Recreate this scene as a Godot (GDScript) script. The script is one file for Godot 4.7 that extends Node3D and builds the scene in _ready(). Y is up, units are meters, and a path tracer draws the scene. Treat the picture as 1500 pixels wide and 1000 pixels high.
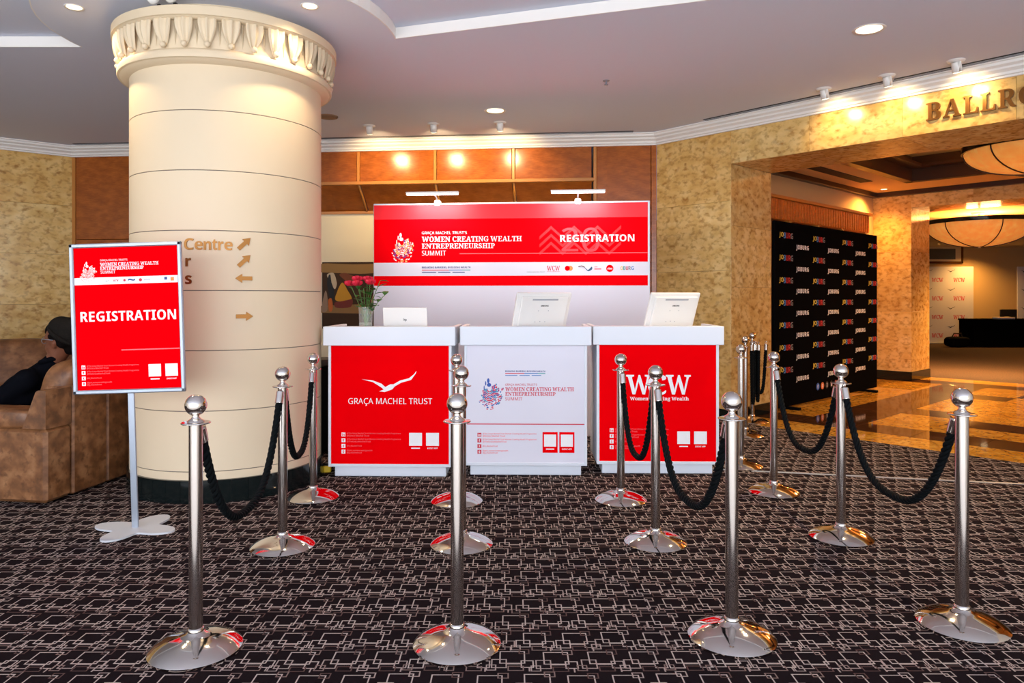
extends Node3D
# Hotel lobby registration desk. y up, metres. Plan points are given as (X, Z) with Z measured away from the viewpoint: V(X, Y, Z) = (X, Y, -Z).

const EYE := 1.31
var M := {}                      # materials
var taken := {}
var sans: SystemFont
var sans_bold: SystemFont
var serif: SystemFont
var serif_bold: SystemFont
# plan of the room
const BL := Vector2(-5.52, 8.94)      # corner of left wall and back wall
const BR := Vector2(1.68, 8.23)       # corner of back wall and right wall
const OPENING := Vector2(2.32, 7.52)       # where the ballroom opening starts
const BACK_TURN := -5.63
const RIGHT_TURN := -47.6
const LEFT_TURN := 39.37
const COL := Vector2(-2.055, 5.165)   # round column
const LOW := 3.2                      # lower ceiling
const HIGH := 3.282

func V(x: float, y: float, z: float) -> Vector3:
	return Vector3(x, y, -z)

# ---------------------------------------------------------------- naming and metas
func numbered(called: String) -> String:
	if not taken.has(called):
		taken[called] = 0
		return called
	taken[called] += 1
	return "%s_%03d" % [called, taken[called]]

func tag(o: Node, label := "", category := "", group := "", kind := "") -> Node:
	if label: o.set_meta("label", label)
	if category: o.set_meta("category", category)
	if group: o.set_meta("group", group)
	if kind: o.set_meta("kind", kind)
	return o

func thing(called: String, label: String, category: String, at := Vector3.ZERO, turn := 0.0, group := "") -> Node3D:
	var o := Node3D.new()
	o.name = numbered(called)
	add_child(o)
	o.position = at
	o.rotation_degrees.y = turn
	tag(o, label, category, group)
	return o

func obj(called: String, mesh: Mesh, m: Material, parent: Node = null) -> MeshInstance3D:
	var o := MeshInstance3D.new()
	o.mesh = mesh
	o.material_override = m
	if parent == null:
		o.name = numbered(called)
		add_child(o)
	else:
		o.name = called
		parent.add_child(o, true)
	return o

func put(called: String, st: SurfaceTool, m: Material, parent: Node = null) -> MeshInstance3D:
	return obj(called, done(st), m, parent)

func done(st: SurfaceTool) -> ArrayMesh:
	st.generate_normals()
	return st.commit()

func new_st() -> SurfaceTool:
	var st := SurfaceTool.new()
	st.begin(Mesh.PRIMITIVE_TRIANGLES)
	return st

# ---------------------------------------------------------------- materials
func mat(c: Color, rough := 0.6, metal := 0.0) -> StandardMaterial3D:
	var m := StandardMaterial3D.new()
	m.albedo_color = c
	m.roughness = rough
	m.metallic = metal
	return m

func rgb(r: int, g: int, b: int) -> Color:
	return Color8(r, g, b)

func textured(img: Image, per_metre: float, rough := 0.6) -> StandardMaterial3D:
	var m := StandardMaterial3D.new()
	m.albedo_texture = ImageTexture.create_from_image(img)
	m.uv1_triplanar = true
	m.uv1_world_triplanar = true
	m.uv1_scale = Vector3.ONE * per_metre
	m.roughness = rough
	return m

func fbm(seed_: int, size: int, freq: float, oct := 5) -> Image:
	var n := FastNoiseLite.new()
	n.seed = seed_
	n.noise_type = FastNoiseLite.TYPE_SIMPLEX_SMOOTH
	n.frequency = freq
	n.fractal_octaves = oct
	return n.get_seamless_image(size, size)

func ramp_image(a: Image, stops: Array, b: Image = null, spot := Color.BLACK, from := 1.0, to := 1.0) -> Image:
	# a through a colour ramp; where b is above «from» it turns to the spot colour
	var g := Gradient.new()
	var offs := PackedFloat32Array()
	var cols := PackedColorArray()
	for s in stops:
		offs.append(s[0]); cols.append(s[1])
	g.offsets = offs
	g.colors = cols
	var w := a.get_width()
	var out := Image.create(w, w, false, Image.FORMAT_RGB8)
	for y in w:
		for x in w:
			var c: Color = g.sample(a.get_pixel(x, y).r)
			if b:
				c = c.lerp(spot, smoothstep(from, to, b.get_pixel(x, y).r) * 0.75)
			out.set_pixel(x, y, c)
	out.generate_mipmaps()
	return out

func carpet_image() -> Image:
	var S := 1536
	var im := Image.create(S, S, false, Image.FORMAT_RGB8)
	im.fill(rgb(31, 24, 26))
	var rng := RandomNumberGenerator.new()
	rng.seed = 11
	var lines := [rgb(186, 170, 162), rgb(168, 150, 143), rgb(132, 110, 104), rgb(96, 74, 70)]
	var n := 6
	var cell := S / n
	for gy in n:
		for gx in n:
			var ox: int = gx * cell + (gy % 2) * cell / 2 + rng.randi_range(-14, 14)
			var oy: int = gy * cell + rng.randi_range(-12, 12)
			var j := rng.randi_range(-12, 12)
			outline(im, ox + 62, oy + 14, 150 + j, 146, lines[0])
			outline(im, ox + 14, oy + 108, 94, 98 + j, lines[rng.randi_range(0, 1)])
			outline(im, ox + 184 + j, oy + 124, 78, 84, lines[rng.randi_range(0, 1)])
			outline(im, ox - 16, oy + 172, 62, 66, lines[rng.randi_range(1, 2)])
			outline(im, ox + 112, oy + 186, 96, 56, lines[rng.randi_range(2, 3)])
			outline(im, ox + 178, oy - 12, 66, 60, lines[rng.randi_range(1, 3)])
			stroke(im, ox + 108, oy + 160, 84, 9, lines[1])
			stroke(im, ox + 230 + j, oy + 208, 9, 40, lines[1])
	# yarn speckle
	for y in S:
		for x in S:
			var k := 0.86 + 0.28 * rng.randf()
			var c := im.get_pixel(x, y)
			im.set_pixel(x, y, Color(c.r * k, c.g * k, c.b * k))
	im.generate_mipmaps()
	return im

func stroke(im: Image, x: int, y: int, w: int, h: int, c: Color) -> void:
	var S := im.get_width()
	for j in h:
		for i in w:
			im.set_pixel(posmod(x + i, S), posmod(y + j, S), c)

func outline(im: Image, x: int, y: int, w: int, h: int, c: Color) -> void:
	var t := 8
	stroke(im, x, y, w, t, c)
	stroke(im, x, y + h - t, w, t, c)
	stroke(im, x, y, t, h, c)
	stroke(im, x + w - t, y, t, h, c)

func glow(c: Color, energy: float) -> StandardMaterial3D:
	var m := mat(c, 0.5)
	m.emission_enabled = true
	m.emission = c
	m.emission_energy_multiplier = energy
	return m

func make_materials() -> void:
	M.carpet = textured(carpet_image(), 1.0 / 0.93, 0.97)
	M.carpet.metallic_specular = 0.1
	var n1 := fbm(3, 512, 0.012)
	var n2 := fbm(8, 512, 0.03, 4)
	var marble := ramp_image(n1, [[0.0, rgb(196, 154, 84)], [0.4, rgb(222, 182, 112)], [0.62, rgb(232, 198, 132)], [1.0, rgb(240, 212, 156)]], n2, rgb(146, 100, 46), 0.5, 0.85)
	var slabs := []
	for k in 3:
		var m := textured(marble, 0.8, 0.22)
		m.uv1_offset = Vector3(0.37 * k, 0.21 * k, 0.53 * k)
		m.albedo_color = [Color(1, 1, 1), Color(0.94, 0.93, 0.92), Color(0.98, 0.95, 0.9)][k]
		slabs.append(m)
	M.marble = slabs
	var fm := []
	for k in 2:
		var m := textured(marble, 0.9, 0.05)
		m.albedo_color = [Color(1.0, 0.9, 0.62), Color(0.96, 0.84, 0.52)][k]
		m.uv1_offset = Vector3(0.5 * k, 0.1, 0.3 * k)
		fm.append(m)
	M.floor_gold = fm
	M.floor_brown = textured(ramp_image(n1, [[0.0, rgb(58, 34, 20)], [0.5, rgb(84, 50, 30)], [1.0, rgb(108, 70, 42)]]), 0.9, 0.05)
	# wood: noise stretched along the grain
	var g1 := fbm(21, 512, 0.02, 5)
	var wood_im := Image.create(512, 512, false, Image.FORMAT_RGB8)
	for y in 512:
		for x in 512:
			var v := g1.get_pixel(x, (y * 8) % 512).r * 0.4 + g1.get_pixel((x / 2 + 90) % 512, y).r * 0.6
			wood_im.set_pixel(x, y, rgb(140, 70, 18).lerp(rgb(184, 100, 32), smoothstep(0.1, 0.9, v)))
	wood_im.generate_mipmaps()
	M.wood = textured(wood_im, 0.9, 0.22)
	M.wood_trim = mat(rgb(190, 122, 52), 0.35)
	M.wood_black = mat(rgb(54, 32, 20), 0.35)
	M.pine = textured(wood_im, 1.2, 0.4)
	M.pine.albedo_color = Color(1.25, 1.25, 1.2)
	# leather
	var l1 := fbm(41, 512, 0.011, 5)
	var l2 := fbm(47, 512, 0.028, 5)
	M.leather = textured(ramp_image(l1, [[0.15, rgb(92, 56, 30)], [0.45, rgb(122, 78, 44)], [0.6, rgb(138, 92, 56)], [0.9, rgb(160, 114, 76)]], l2, rgb(84, 50, 26), 0.5, 0.9), 1.1, 0.45)
	M.leather_seam = mat(rgb(84, 46, 20), 0.6)
	M.cream = mat(rgb(228, 208, 176), 0.55)
	M.bounce_floor = mat(rgb(226, 218, 204), 0.35)  # unseen floor, added pale to bounce window light onto the ceiling
	M.side_wall = mat(rgb(230, 222, 208), 0.8)  # unseen side walls, lightened to bounce more light
	M.joint = mat(rgb(120, 110, 104), 0.8)
	M.cream_wall = mat(rgb(240, 224, 190), 0.7)
	M.beige_wall = mat(rgb(206, 176, 128), 0.8)
	M.ceiling = mat(rgb(220, 225, 243), 0.85)
	M.white_trim = mat(rgb(240, 236, 232), 0.5)
	M.dark_slot = mat(rgb(40, 36, 34), 0.8)
	M.black_tile = mat(rgb(16, 24, 24), 0.12)
	M.black = mat(rgb(14, 13, 14), 0.7)
	M.black_cloth = mat(rgb(12, 11, 12), 0.95)
	M.black_cloth.metallic_specular = 0.05
	M.chrome = mat(rgb(214, 208, 202), 0.07, 1.0)
	M.satin = mat(rgb(190, 182, 176), 0.16, 1.0)
	M.brass = mat(rgb(132, 88, 40), 0.3, 0.75)
	M.alu = mat(rgb(164, 172, 184), 0.4, 0.7)
	M.pale_grey = mat(rgb(204, 206, 210), 0.45)
	M.rope = mat(rgb(11, 15, 17), 0.7)
	M.rope.metallic_specular = 0.2
	M.red = mat(rgb(244, 0, 10), 0.85)
	M.red.metallic_specular = 0.06
	M.red_gloss = mat(rgb(244, 0, 12), 0.7)
	M.red_gloss.metallic_specular = 0.12
	M.red_lamplit = mat(rgb(242, 26, 42), 0.6)  # lighter red, lamp glow put into the colour
	M.print_pale = mat(rgb(246, 26, 36), 0.7)
	M.ghost = mat(rgb(248, 52, 62), 0.7)
	M.white = mat(rgb(222, 227, 236), 0.45)
	M.white_print = mat(rgb(244, 242, 244), 0.5)
	M.lilac = mat(rgb(226, 224, 236), 0.6)
	M.pale_print = mat(rgb(250, 96, 104), 0.5)
	M.crimson = mat(rgb(206, 16, 54), 0.5)
	M.navy = mat(rgb(34, 58, 130), 0.5)
	M.teal = mat(rgb(60, 160, 160), 0.5)
	M.grey_print = mat(rgb(128, 126, 132), 0.5)
	M.orange_print = mat(rgb(244, 140, 60), 0.5)
	M.yellow_print = mat(rgb(226, 196, 70), 0.5)
	M.blue_print = mat(rgb(52, 120, 190), 0.5)
	M.dots = mat(Color.WHITE, 0.5)
	M.dots.vertex_color_use_as_albedo = true
	M.plastic = mat(rgb(240, 238, 234), 0.35)
	M.plastic_grey = mat(rgb(170, 172, 178), 0.4)
	M.dark_plastic = mat(rgb(34, 34, 38), 0.4)
	M.rose = mat(rgb(214, 20, 56), 0.6)
	M.leaf = mat(rgb(48, 104, 36), 0.5)
	M.leaf.backlight_enabled = true
	M.leaf.backlight = rgb(40, 70, 20)
	M.stem = mat(rgb(86, 128, 56), 0.5)
	M.glass = mat(Color(0.95, 1.0, 0.97, 0.08), 0.03)
	M.glass.transparency = BaseMaterial3D.TRANSPARENCY_ALPHA
	M.water = mat(Color(0.9, 0.96, 0.88, 0.22), 0.03)
	M.water.transparency = BaseMaterial3D.TRANSPARENCY_ALPHA
	M.skin = mat(rgb(112, 68, 48), 0.55)
	M.jacket = mat(rgb(12, 13, 18), 0.95)
	M.jacket.metallic_specular = 0.1
	var hat_im := ramp_image(fbm(71, 256, 0.2, 3), [[0.3, rgb(10, 9, 9)], [0.55, rgb(26, 24, 22)], [0.75, rgb(64, 58, 52)]])
	M.hat = textured(hat_im, 5.0, 0.95)
	M.hair = mat(rgb(16, 12, 11), 0.9)
	for dull in [M.hair, M.hat, M.black]: dull.metallic_specular = 0.12
	M.skin.metallic_specular = 0.3

# ---------------------------------------------------------------- shape helpers
func tri(st: SurfaceTool, a: Vector3, b: Vector3, c: Vector3, inside: Vector3) -> void:
	if (a - c).cross(a - b).dot((a + b + c) / 3.0 - inside) < 0.0:
		var t := b
		b = c
		c = t
	st.add_vertex(a); st.add_vertex(b); st.add_vertex(c)

func quad(st: SurfaceTool, a: Vector3, b: Vector3, c: Vector3, d: Vector3, inside: Vector3) -> void:
	tri(st, a, b, c, inside)
	tri(st, a, c, d, inside)

# box with chamfered edges, between two corners, in the frame xf
func cbox(st: SurfaceTool, lo: Vector3, hi: Vector3, bevel := 0.004, xf := Transform3D.IDENTITY) -> void:
	st.set_smooth_group(-1)
	var c := (lo + hi) / 2.0
	var h := (hi - lo).abs() / 2.0
	var b := minf(bevel, minf(h.x, minf(h.y, h.z)) * 0.49)
	var mid := xf * c
	var P := func(sx: float, sy: float, sz: float, k: int) -> Vector3:
		var p := Vector3(sx * (h.x - (b if k != 0 else 0.0)), sy * (h.y - (b if k != 1 else 0.0)), sz * (h.z - (b if k != 2 else 0.0)))
		return xf * (c + p)
	for k in 3:
		for s in [-1.0, 1.0]:
			var q := []
			for e in [[-1.0, -1.0], [1.0, -1.0], [1.0, 1.0], [-1.0, 1.0]]:
				if k == 0: q.append(P.call(s, e[0], e[1], 0))
				elif k == 1: q.append(P.call(e[0], s, e[1], 1))
				else: q.append(P.call(e[0], e[1], s, 2))
			quad(st, q[0], q[1], q[2], q[3], mid)
	if b <= 0.0:
		return
	for s in [-1.0, 1.0]:
		for t in [-1.0, 1.0]:
			quad(st, P.call(-1.0, s, t, 1), P.call(1.0, s, t, 1), P.call(1.0, s, t, 2), P.call(-1.0, s, t, 2), mid)
			quad(st, P.call(s, -1.0, t, 0), P.call(s, 1.0, t, 0), P.call(s, 1.0, t, 2), P.call(s, -1.0, t, 2), mid)
			quad(st, P.call(s, t, -1.0, 0), P.call(s, t, 1.0, 0), P.call(s, t, 1.0, 1), P.call(s, t, -1.0, 1), mid)
			for u in [-1.0, 1.0]:
				tri(st, P.call(s, t, u, 0), P.call(s, t, u, 1), P.call(s, t, u, 2), mid)

func boxmesh(lo: Vector3, hi: Vector3, bevel := 0.004) -> ArrayMesh:
	var st := new_st()
	cbox(st, lo, hi, bevel)
	return done(st)

# soft cushion-like block: a superellipsoid box
func cushion(st: SurfaceTool, lo: Vector3, hi: Vector3, e := 0.28, xf := Transform3D.IDENTITY, shear := Vector2.ZERO) -> void:
	st.set_smooth_group(0)
	var c := (lo + hi) / 2.0
	var h := (hi - lo).abs() / 2.0
	var nu := 28
	var nv := 18
	var f := func(i: int, j: int) -> Vector3:
		var a := TAU * (i % nu) / nu
		var b := PI * j / nv - PI / 2
		var ca := signf(cos(a)) * pow(absf(cos(a)), e)
		var sa := signf(sin(a)) * pow(absf(sin(a)), e)
		var cb := pow(absf(cos(b)), e) if j > 0 and j < nv else 0.0
		var sb := signf(sin(b)) * pow(absf(sin(b)), e)
		var p := Vector3(h.x * ca * cb, h.y * sb, h.z * sa * cb)
		p.x += shear.x * p.y
		p.z += shear.y * p.y
		return xf * (c + p)
	for i in nu:
		for j in nv:
			var q := [f.call(i, j), f.call(i + 1, j), f.call(i + 1, j + 1), f.call(i, j + 1)]
			if j > 0: tri(st, q[0], q[1], q[2], xf * c)
			if j < nv - 1: tri(st, q[0], q[2], q[3], xf * c)

# turned shape: each polyline of (radius, height) is smooth in itself
func lathe(st: SurfaceTool, lines: Array, segs := 32, xf := Transform3D.IDENTITY) -> void:
	var g := 1
	for line in lines:
		st.set_smooth_group(g)
		g += 1
		for k in line.size() - 1:
			var a: Vector2 = line[k]
			var b: Vector2 = line[k + 1]
			var d := b - a
			var outward := Vector2(d.y, -d.x)
			for i in segs:
				var t0 := TAU * i / segs
				var t1 := TAU * ((i + 1) % segs) / segs
				var p := [Vector3(a.x * cos(t0), a.y, a.x * sin(t0)), Vector3(a.x * cos(t1), a.y, a.x * sin(t1)), Vector3(b.x * cos(t1), b.y, b.x * sin(t1)), Vector3(b.x * cos(t0), b.y, b.x * sin(t0))]
				var tm := (t0 + TAU * (i + 1) / segs) / 2.0
				var mid: Vector3 = (p[0] + p[1] + p[2] + p[3]) / 4.0
				var inner: Vector3 = mid - Vector3(outward.x * cos(tm), outward.y, outward.x * sin(tm))
				if a.x > 1e-5: tri(st, xf * p[0], xf * p[1], xf * (p[2] if b.x > 1e-5 else p[3]), xf * inner)
				if b.x > 1e-5: tri(st, xf * p[0], xf * p[2], xf * p[3], xf * inner)

func tube(st: SurfaceTool, pts: Array, r: float, sides := 8, capped := true, r_end := -1.0) -> void:
	st.set_smooth_group(0)
	var n := pts.size()
	var rings := []
	var side := Vector3.ZERO
	for k in n:
		var d: Vector3 = (pts[mini(k + 1, n - 1)] - pts[maxi(k - 1, 0)]).normalized()
		if side == Vector3.ZERO:
			side = d.cross(Vector3.UP if absf(d.y) < 0.9 else Vector3.RIGHT).normalized()
		side = (side - d * side.dot(d)).normalized()
		var up := d.cross(side)
		var rr := r if r_end < 0.0 else lerpf(r, r_end, float(k) / (n - 1))
		var ring := []
		for i in sides:
			var a := TAU * i / sides
			ring.append(pts[k] + (side * cos(a) + up * sin(a)) * rr)
		rings.append(ring)
	for k in n - 1:
		var c: Vector3 = (pts[k] + pts[k + 1]) / 2.0
		for i in sides:
			var j := (i + 1) % sides
			quad(st, rings[k][i], rings[k][j], rings[k + 1][j], rings[k + 1][i], c)
	if capped:
		for i in range(1, sides - 1):
			tri(st, rings[0][0], rings[0][i], rings[0][i + 1], pts[1])
			tri(st, rings[n - 1][0], rings[n - 1][i], rings[n - 1][i + 1], pts[n - 2])

# flat outline in xy given thickness along z (0 .. depth)
func prism(st: SurfaceTool, poly: PackedVector2Array, depth: float, xf := Transform3D.IDENTITY) -> void:
	st.set_smooth_group(-1)
	var idx := Geometry2D.triangulate_polygon(poly)
	var cen := Vector2.ZERO
	for p in poly: cen += p
	cen /= poly.size()
	for k in range(0, idx.size(), 3):
		var t := []
		for j in 3: t.append(poly[idx[k + j]])
		for z in [0.0, depth]:
			var a := Vector3(t[0].x, t[0].y, z)
			var b := Vector3(t[1].x, t[1].y, z)
			var c := Vector3(t[2].x, t[2].y, z)
			tri(st, xf * a, xf * b, xf * c, xf * Vector3(a.x, a.y, depth / 2.0))
	var clock := Geometry2D.is_polygon_clockwise(poly)
	for k in poly.size():
		var a := poly[k]
		var b := poly[(k + 1) % poly.size()]
		var nrm := (b - a).orthogonal() * (1.0 if clock else -1.0)
		var m := (a + b) / 2.0 + nrm
		quad(st, xf * Vector3(a.x, a.y, 0), xf * Vector3(b.x, b.y, 0), xf * Vector3(b.x, b.y, depth), xf * Vector3(a.x, a.y, depth), xf * Vector3(m.x, m.y, depth / 2.0))

func sphere(st: SurfaceTool, c: Vector3, r: Vector3, nu := 20, nv := 12) -> void:
	st.set_smooth_group(0)
	for i in nu:
		for j in nv:
			var q := []
			for e in [[0, 0], [1, 0], [1, 1], [0, 1]]:
				var a: float = TAU * ((i + e[0]) % nu) / nu
				var b: float = PI * (j + e[1]) / nv - PI / 2
				var cb := cos(b) if (j + e[1]) > 0 and (j + e[1]) < nv else 0.0
				q.append(c + Vector3(r.x * cos(a) * cb, r.y * sin(b), r.z * sin(a) * cb))
			if j > 0: tri(st, q[0], q[1], q[2], c)
			if j < nv - 1: tri(st, q[0], q[2], q[3], c)

# lettering: left edge x, middle height y, fitted to a width (and to a height if given), standing proud of z
func letters(st: SurfaceTool, s: String, font: Font, x: float, y: float, w: float, h := 0.0, z := 0.0, xf := Transform3D.IDENTITY) -> void:
	var t := TextMesh.new()
	t.text = s
	t.font = font
	t.font_size = 48
	t.pixel_size = 0.01
	t.depth = 0.05
	t.curve_step = 2.0
	var box := t.get_aabb()
	var kx := w / box.size.x
	var ky := h / box.size.y if h > 0.0 else kx
	var own := Transform3D(Basis.from_scale(Vector3(kx, ky, 0.02)), Vector3(x - box.position.x * kx, y - box.get_center().y * ky, z + 0.0006))
	st.append_from(t, 0, xf * own)

func text_part(called: String, rows: Array, m: Material, parent: Node) -> MeshInstance3D:
	# rows: [text, font, x, y, w, h, z]
	var st := new_st()
	for r in rows:
		letters(st, r[0], r[1], r[2], r[3], r[4], r[5], r[6])
	return obj(called, st.commit(), m, parent)

# flat printed rectangle, half a millimetre thick, on the plane z
func patch(st: SurfaceTool, x0: float, y0: float, x1: float, y1: float, z: float) -> void:
	cbox(st, Vector3(x0, y0, z), Vector3(x1, y1, z + 0.0008), 0.0)

func patch_part(called: String, rects: Array, z: float, m: Material, parent: Node) -> MeshInstance3D:
	var st := new_st()
	for r in rects: patch(st, r[0], r[1], r[2], r[3], z)
	return put(called, st, m, parent)

func disc(st: SurfaceTool, c: Vector2, r: float, z: float, n := 16) -> void:
	var p := PackedVector2Array()
	for i in n: p.append(c + Vector2(cos(TAU * i / n), sin(TAU * i / n)) * r)
	prism(st, p, 0.0008, Transform3D(Basis(), Vector3(0, 0, z)))

# frame of a wall: x along it, y up, z out of it
func frame(at: Vector2, turn: float) -> Transform3D:
	return Transform3D(Basis(Vector3.UP, deg_to_rad(turn)), V(at.x, 0, at.y))

func struct(called: String, st: SurfaceTool, m: Material, xf := Transform3D.IDENTITY, label := "") -> MeshInstance3D:
	var o := put(called, st, m)
	o.transform = xf
	tag(o, label, "", "", "structure")
	return o

func structure_node(called: String, xf: Transform3D, label := "") -> Node3D:
	var o := Node3D.new()
	o.name = numbered(called)
	add_child(o)
	o.transform = xf
	tag(o, label, "", "", "structure")
	return o

# stone slabs over a rectangle of a wall, each its own piece
func slab_rows(parent: Node, x0: float, x1: float, y0: float, y1: float, cols: int, rows: int, z: float, thick: float, mats: Array, seed_: int, called := "marble_slab") -> void:
	var rng := RandomNumberGenerator.new()
	rng.seed = seed_
	var w := (x1 - x0) / cols
	var h := (y1 - y0) / rows
	var mesh := boxmesh(Vector3(-w / 2 + 0.001, -h / 2 + 0.001, -thick), Vector3(w / 2 - 0.001, h / 2 - 0.001, 0), 0.0015)
	for i in cols:
		for j in rows:
			var o := obj(called, mesh, mats[rng.randi_range(0, mats.size() - 1)], parent)
			o.position = Vector3(x0 + w * (i + 0.5), y0 + h * (j + 0.5), z)

# ---------------------------------------------------------------- the main function
func _ready() -> void:
	# camera: level, with a shifted lens so that verticals stay upright
	var cam := Camera3D.new()
	cam.name = "camera"
	cam.projection = Camera3D.PROJECTION_FRUSTUM
	cam.near = 0.05
	cam.far = 80.0
	cam.size = 0.05 * 1000.0 / 1040.0
	cam.frustum_offset = Vector2(0, -0.05 * 64.0 / 1040.0)
	cam.position = Vector3(0, EYE, 0)
	add_child(cam)
	cam.current = true
	# sky outside the glazed entrance behind the viewer
	var we := WorldEnvironment.new()
	we.name = "environment"
	var env := Environment.new()
	env.background_mode = Environment.BG_SKY
	var sky := Sky.new()
	var sm := ProceduralSkyMaterial.new()
	sm.sky_top_color = Color(0.62, 0.72, 0.9)
	sm.sky_horizon_color = Color(0.88, 0.92, 1.0)
	sm.ground_bottom_color = Color(0.3, 0.3, 0.3)
	sm.ground_horizon_color = Color(0.6, 0.6, 0.6)
	sm.sky_energy_multiplier = 1.0
	sky.sky_material = sm
	env.sky = sky
	env.tonemap_mode = Environment.TONE_MAPPER_LINEAR
	env.tonemap_exposure = 0.71
	env.sdfgi_enabled = true
	env.ssao_enabled = true
	env.ssil_enabled = true
	we.environment = env
	add_child(we)
	# daylight entering through the glazed front behind the viewer (see window_1 .. window_4)
	for k in 4:
		var day := AreaLight3D.new()
		day.name = "window_daylight_%d" % (k + 1)
		day.area_size = Vector2(3.2, 2.6)
		day.light_color = Color(0.94, 0.965, 1.0)
		day.light_energy = 25.0
		day.shadow_enabled = true
		add_child(day)
		day.position = V(-6.9 + 3.45 * k, 1.55, -3.85)

	sans = SystemFont.new(); sans.font_names = PackedStringArray(["Droid Sans"])
	sans_bold = SystemFont.new(); sans_bold.font_names = PackedStringArray(["Droid Sans"]); sans_bold.font_weight = 700
	serif = SystemFont.new(); serif.font_names = PackedStringArray(["Droid Serif"])
	serif_bold = SystemFont.new(); serif_bold.font_names = PackedStringArray(["Droid Serif"]); serif_bold.font_weight = 700
	make_materials()
	print("materials")
	build_shell()
	build_back_wall()
	build_ballroom_side()
	print("shell")
	build_column()
	build_counters()
	build_banner_wall()
	build_sign_stand()
	print("desk")
	build_seating()
	build_person()
	print("person")
	build_stanchions()
	build_desk_things()
	build_foyer_things()
	build_ceiling_fittings()
	print("done")

# ---------------------------------------------------------------- room shell
func plan(points: Array, y0: float, y1: float, st: SurfaceTool) -> void:
	# a prism over a plan polygon of (X, Z)
	var p := PackedVector2Array()
	for q in points: p.append(q)
	# prism runs along local z; turn it so that plan (X, Z) maps to (X, -Z) and its depth to height
	prism(st, p, y1 - y0, Transform3D(Basis(Vector3(1, 0, 0), Vector3(0, 0, -1), Vector3(0, 1, 0)), Vector3(0, y0, 0)))

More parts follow.
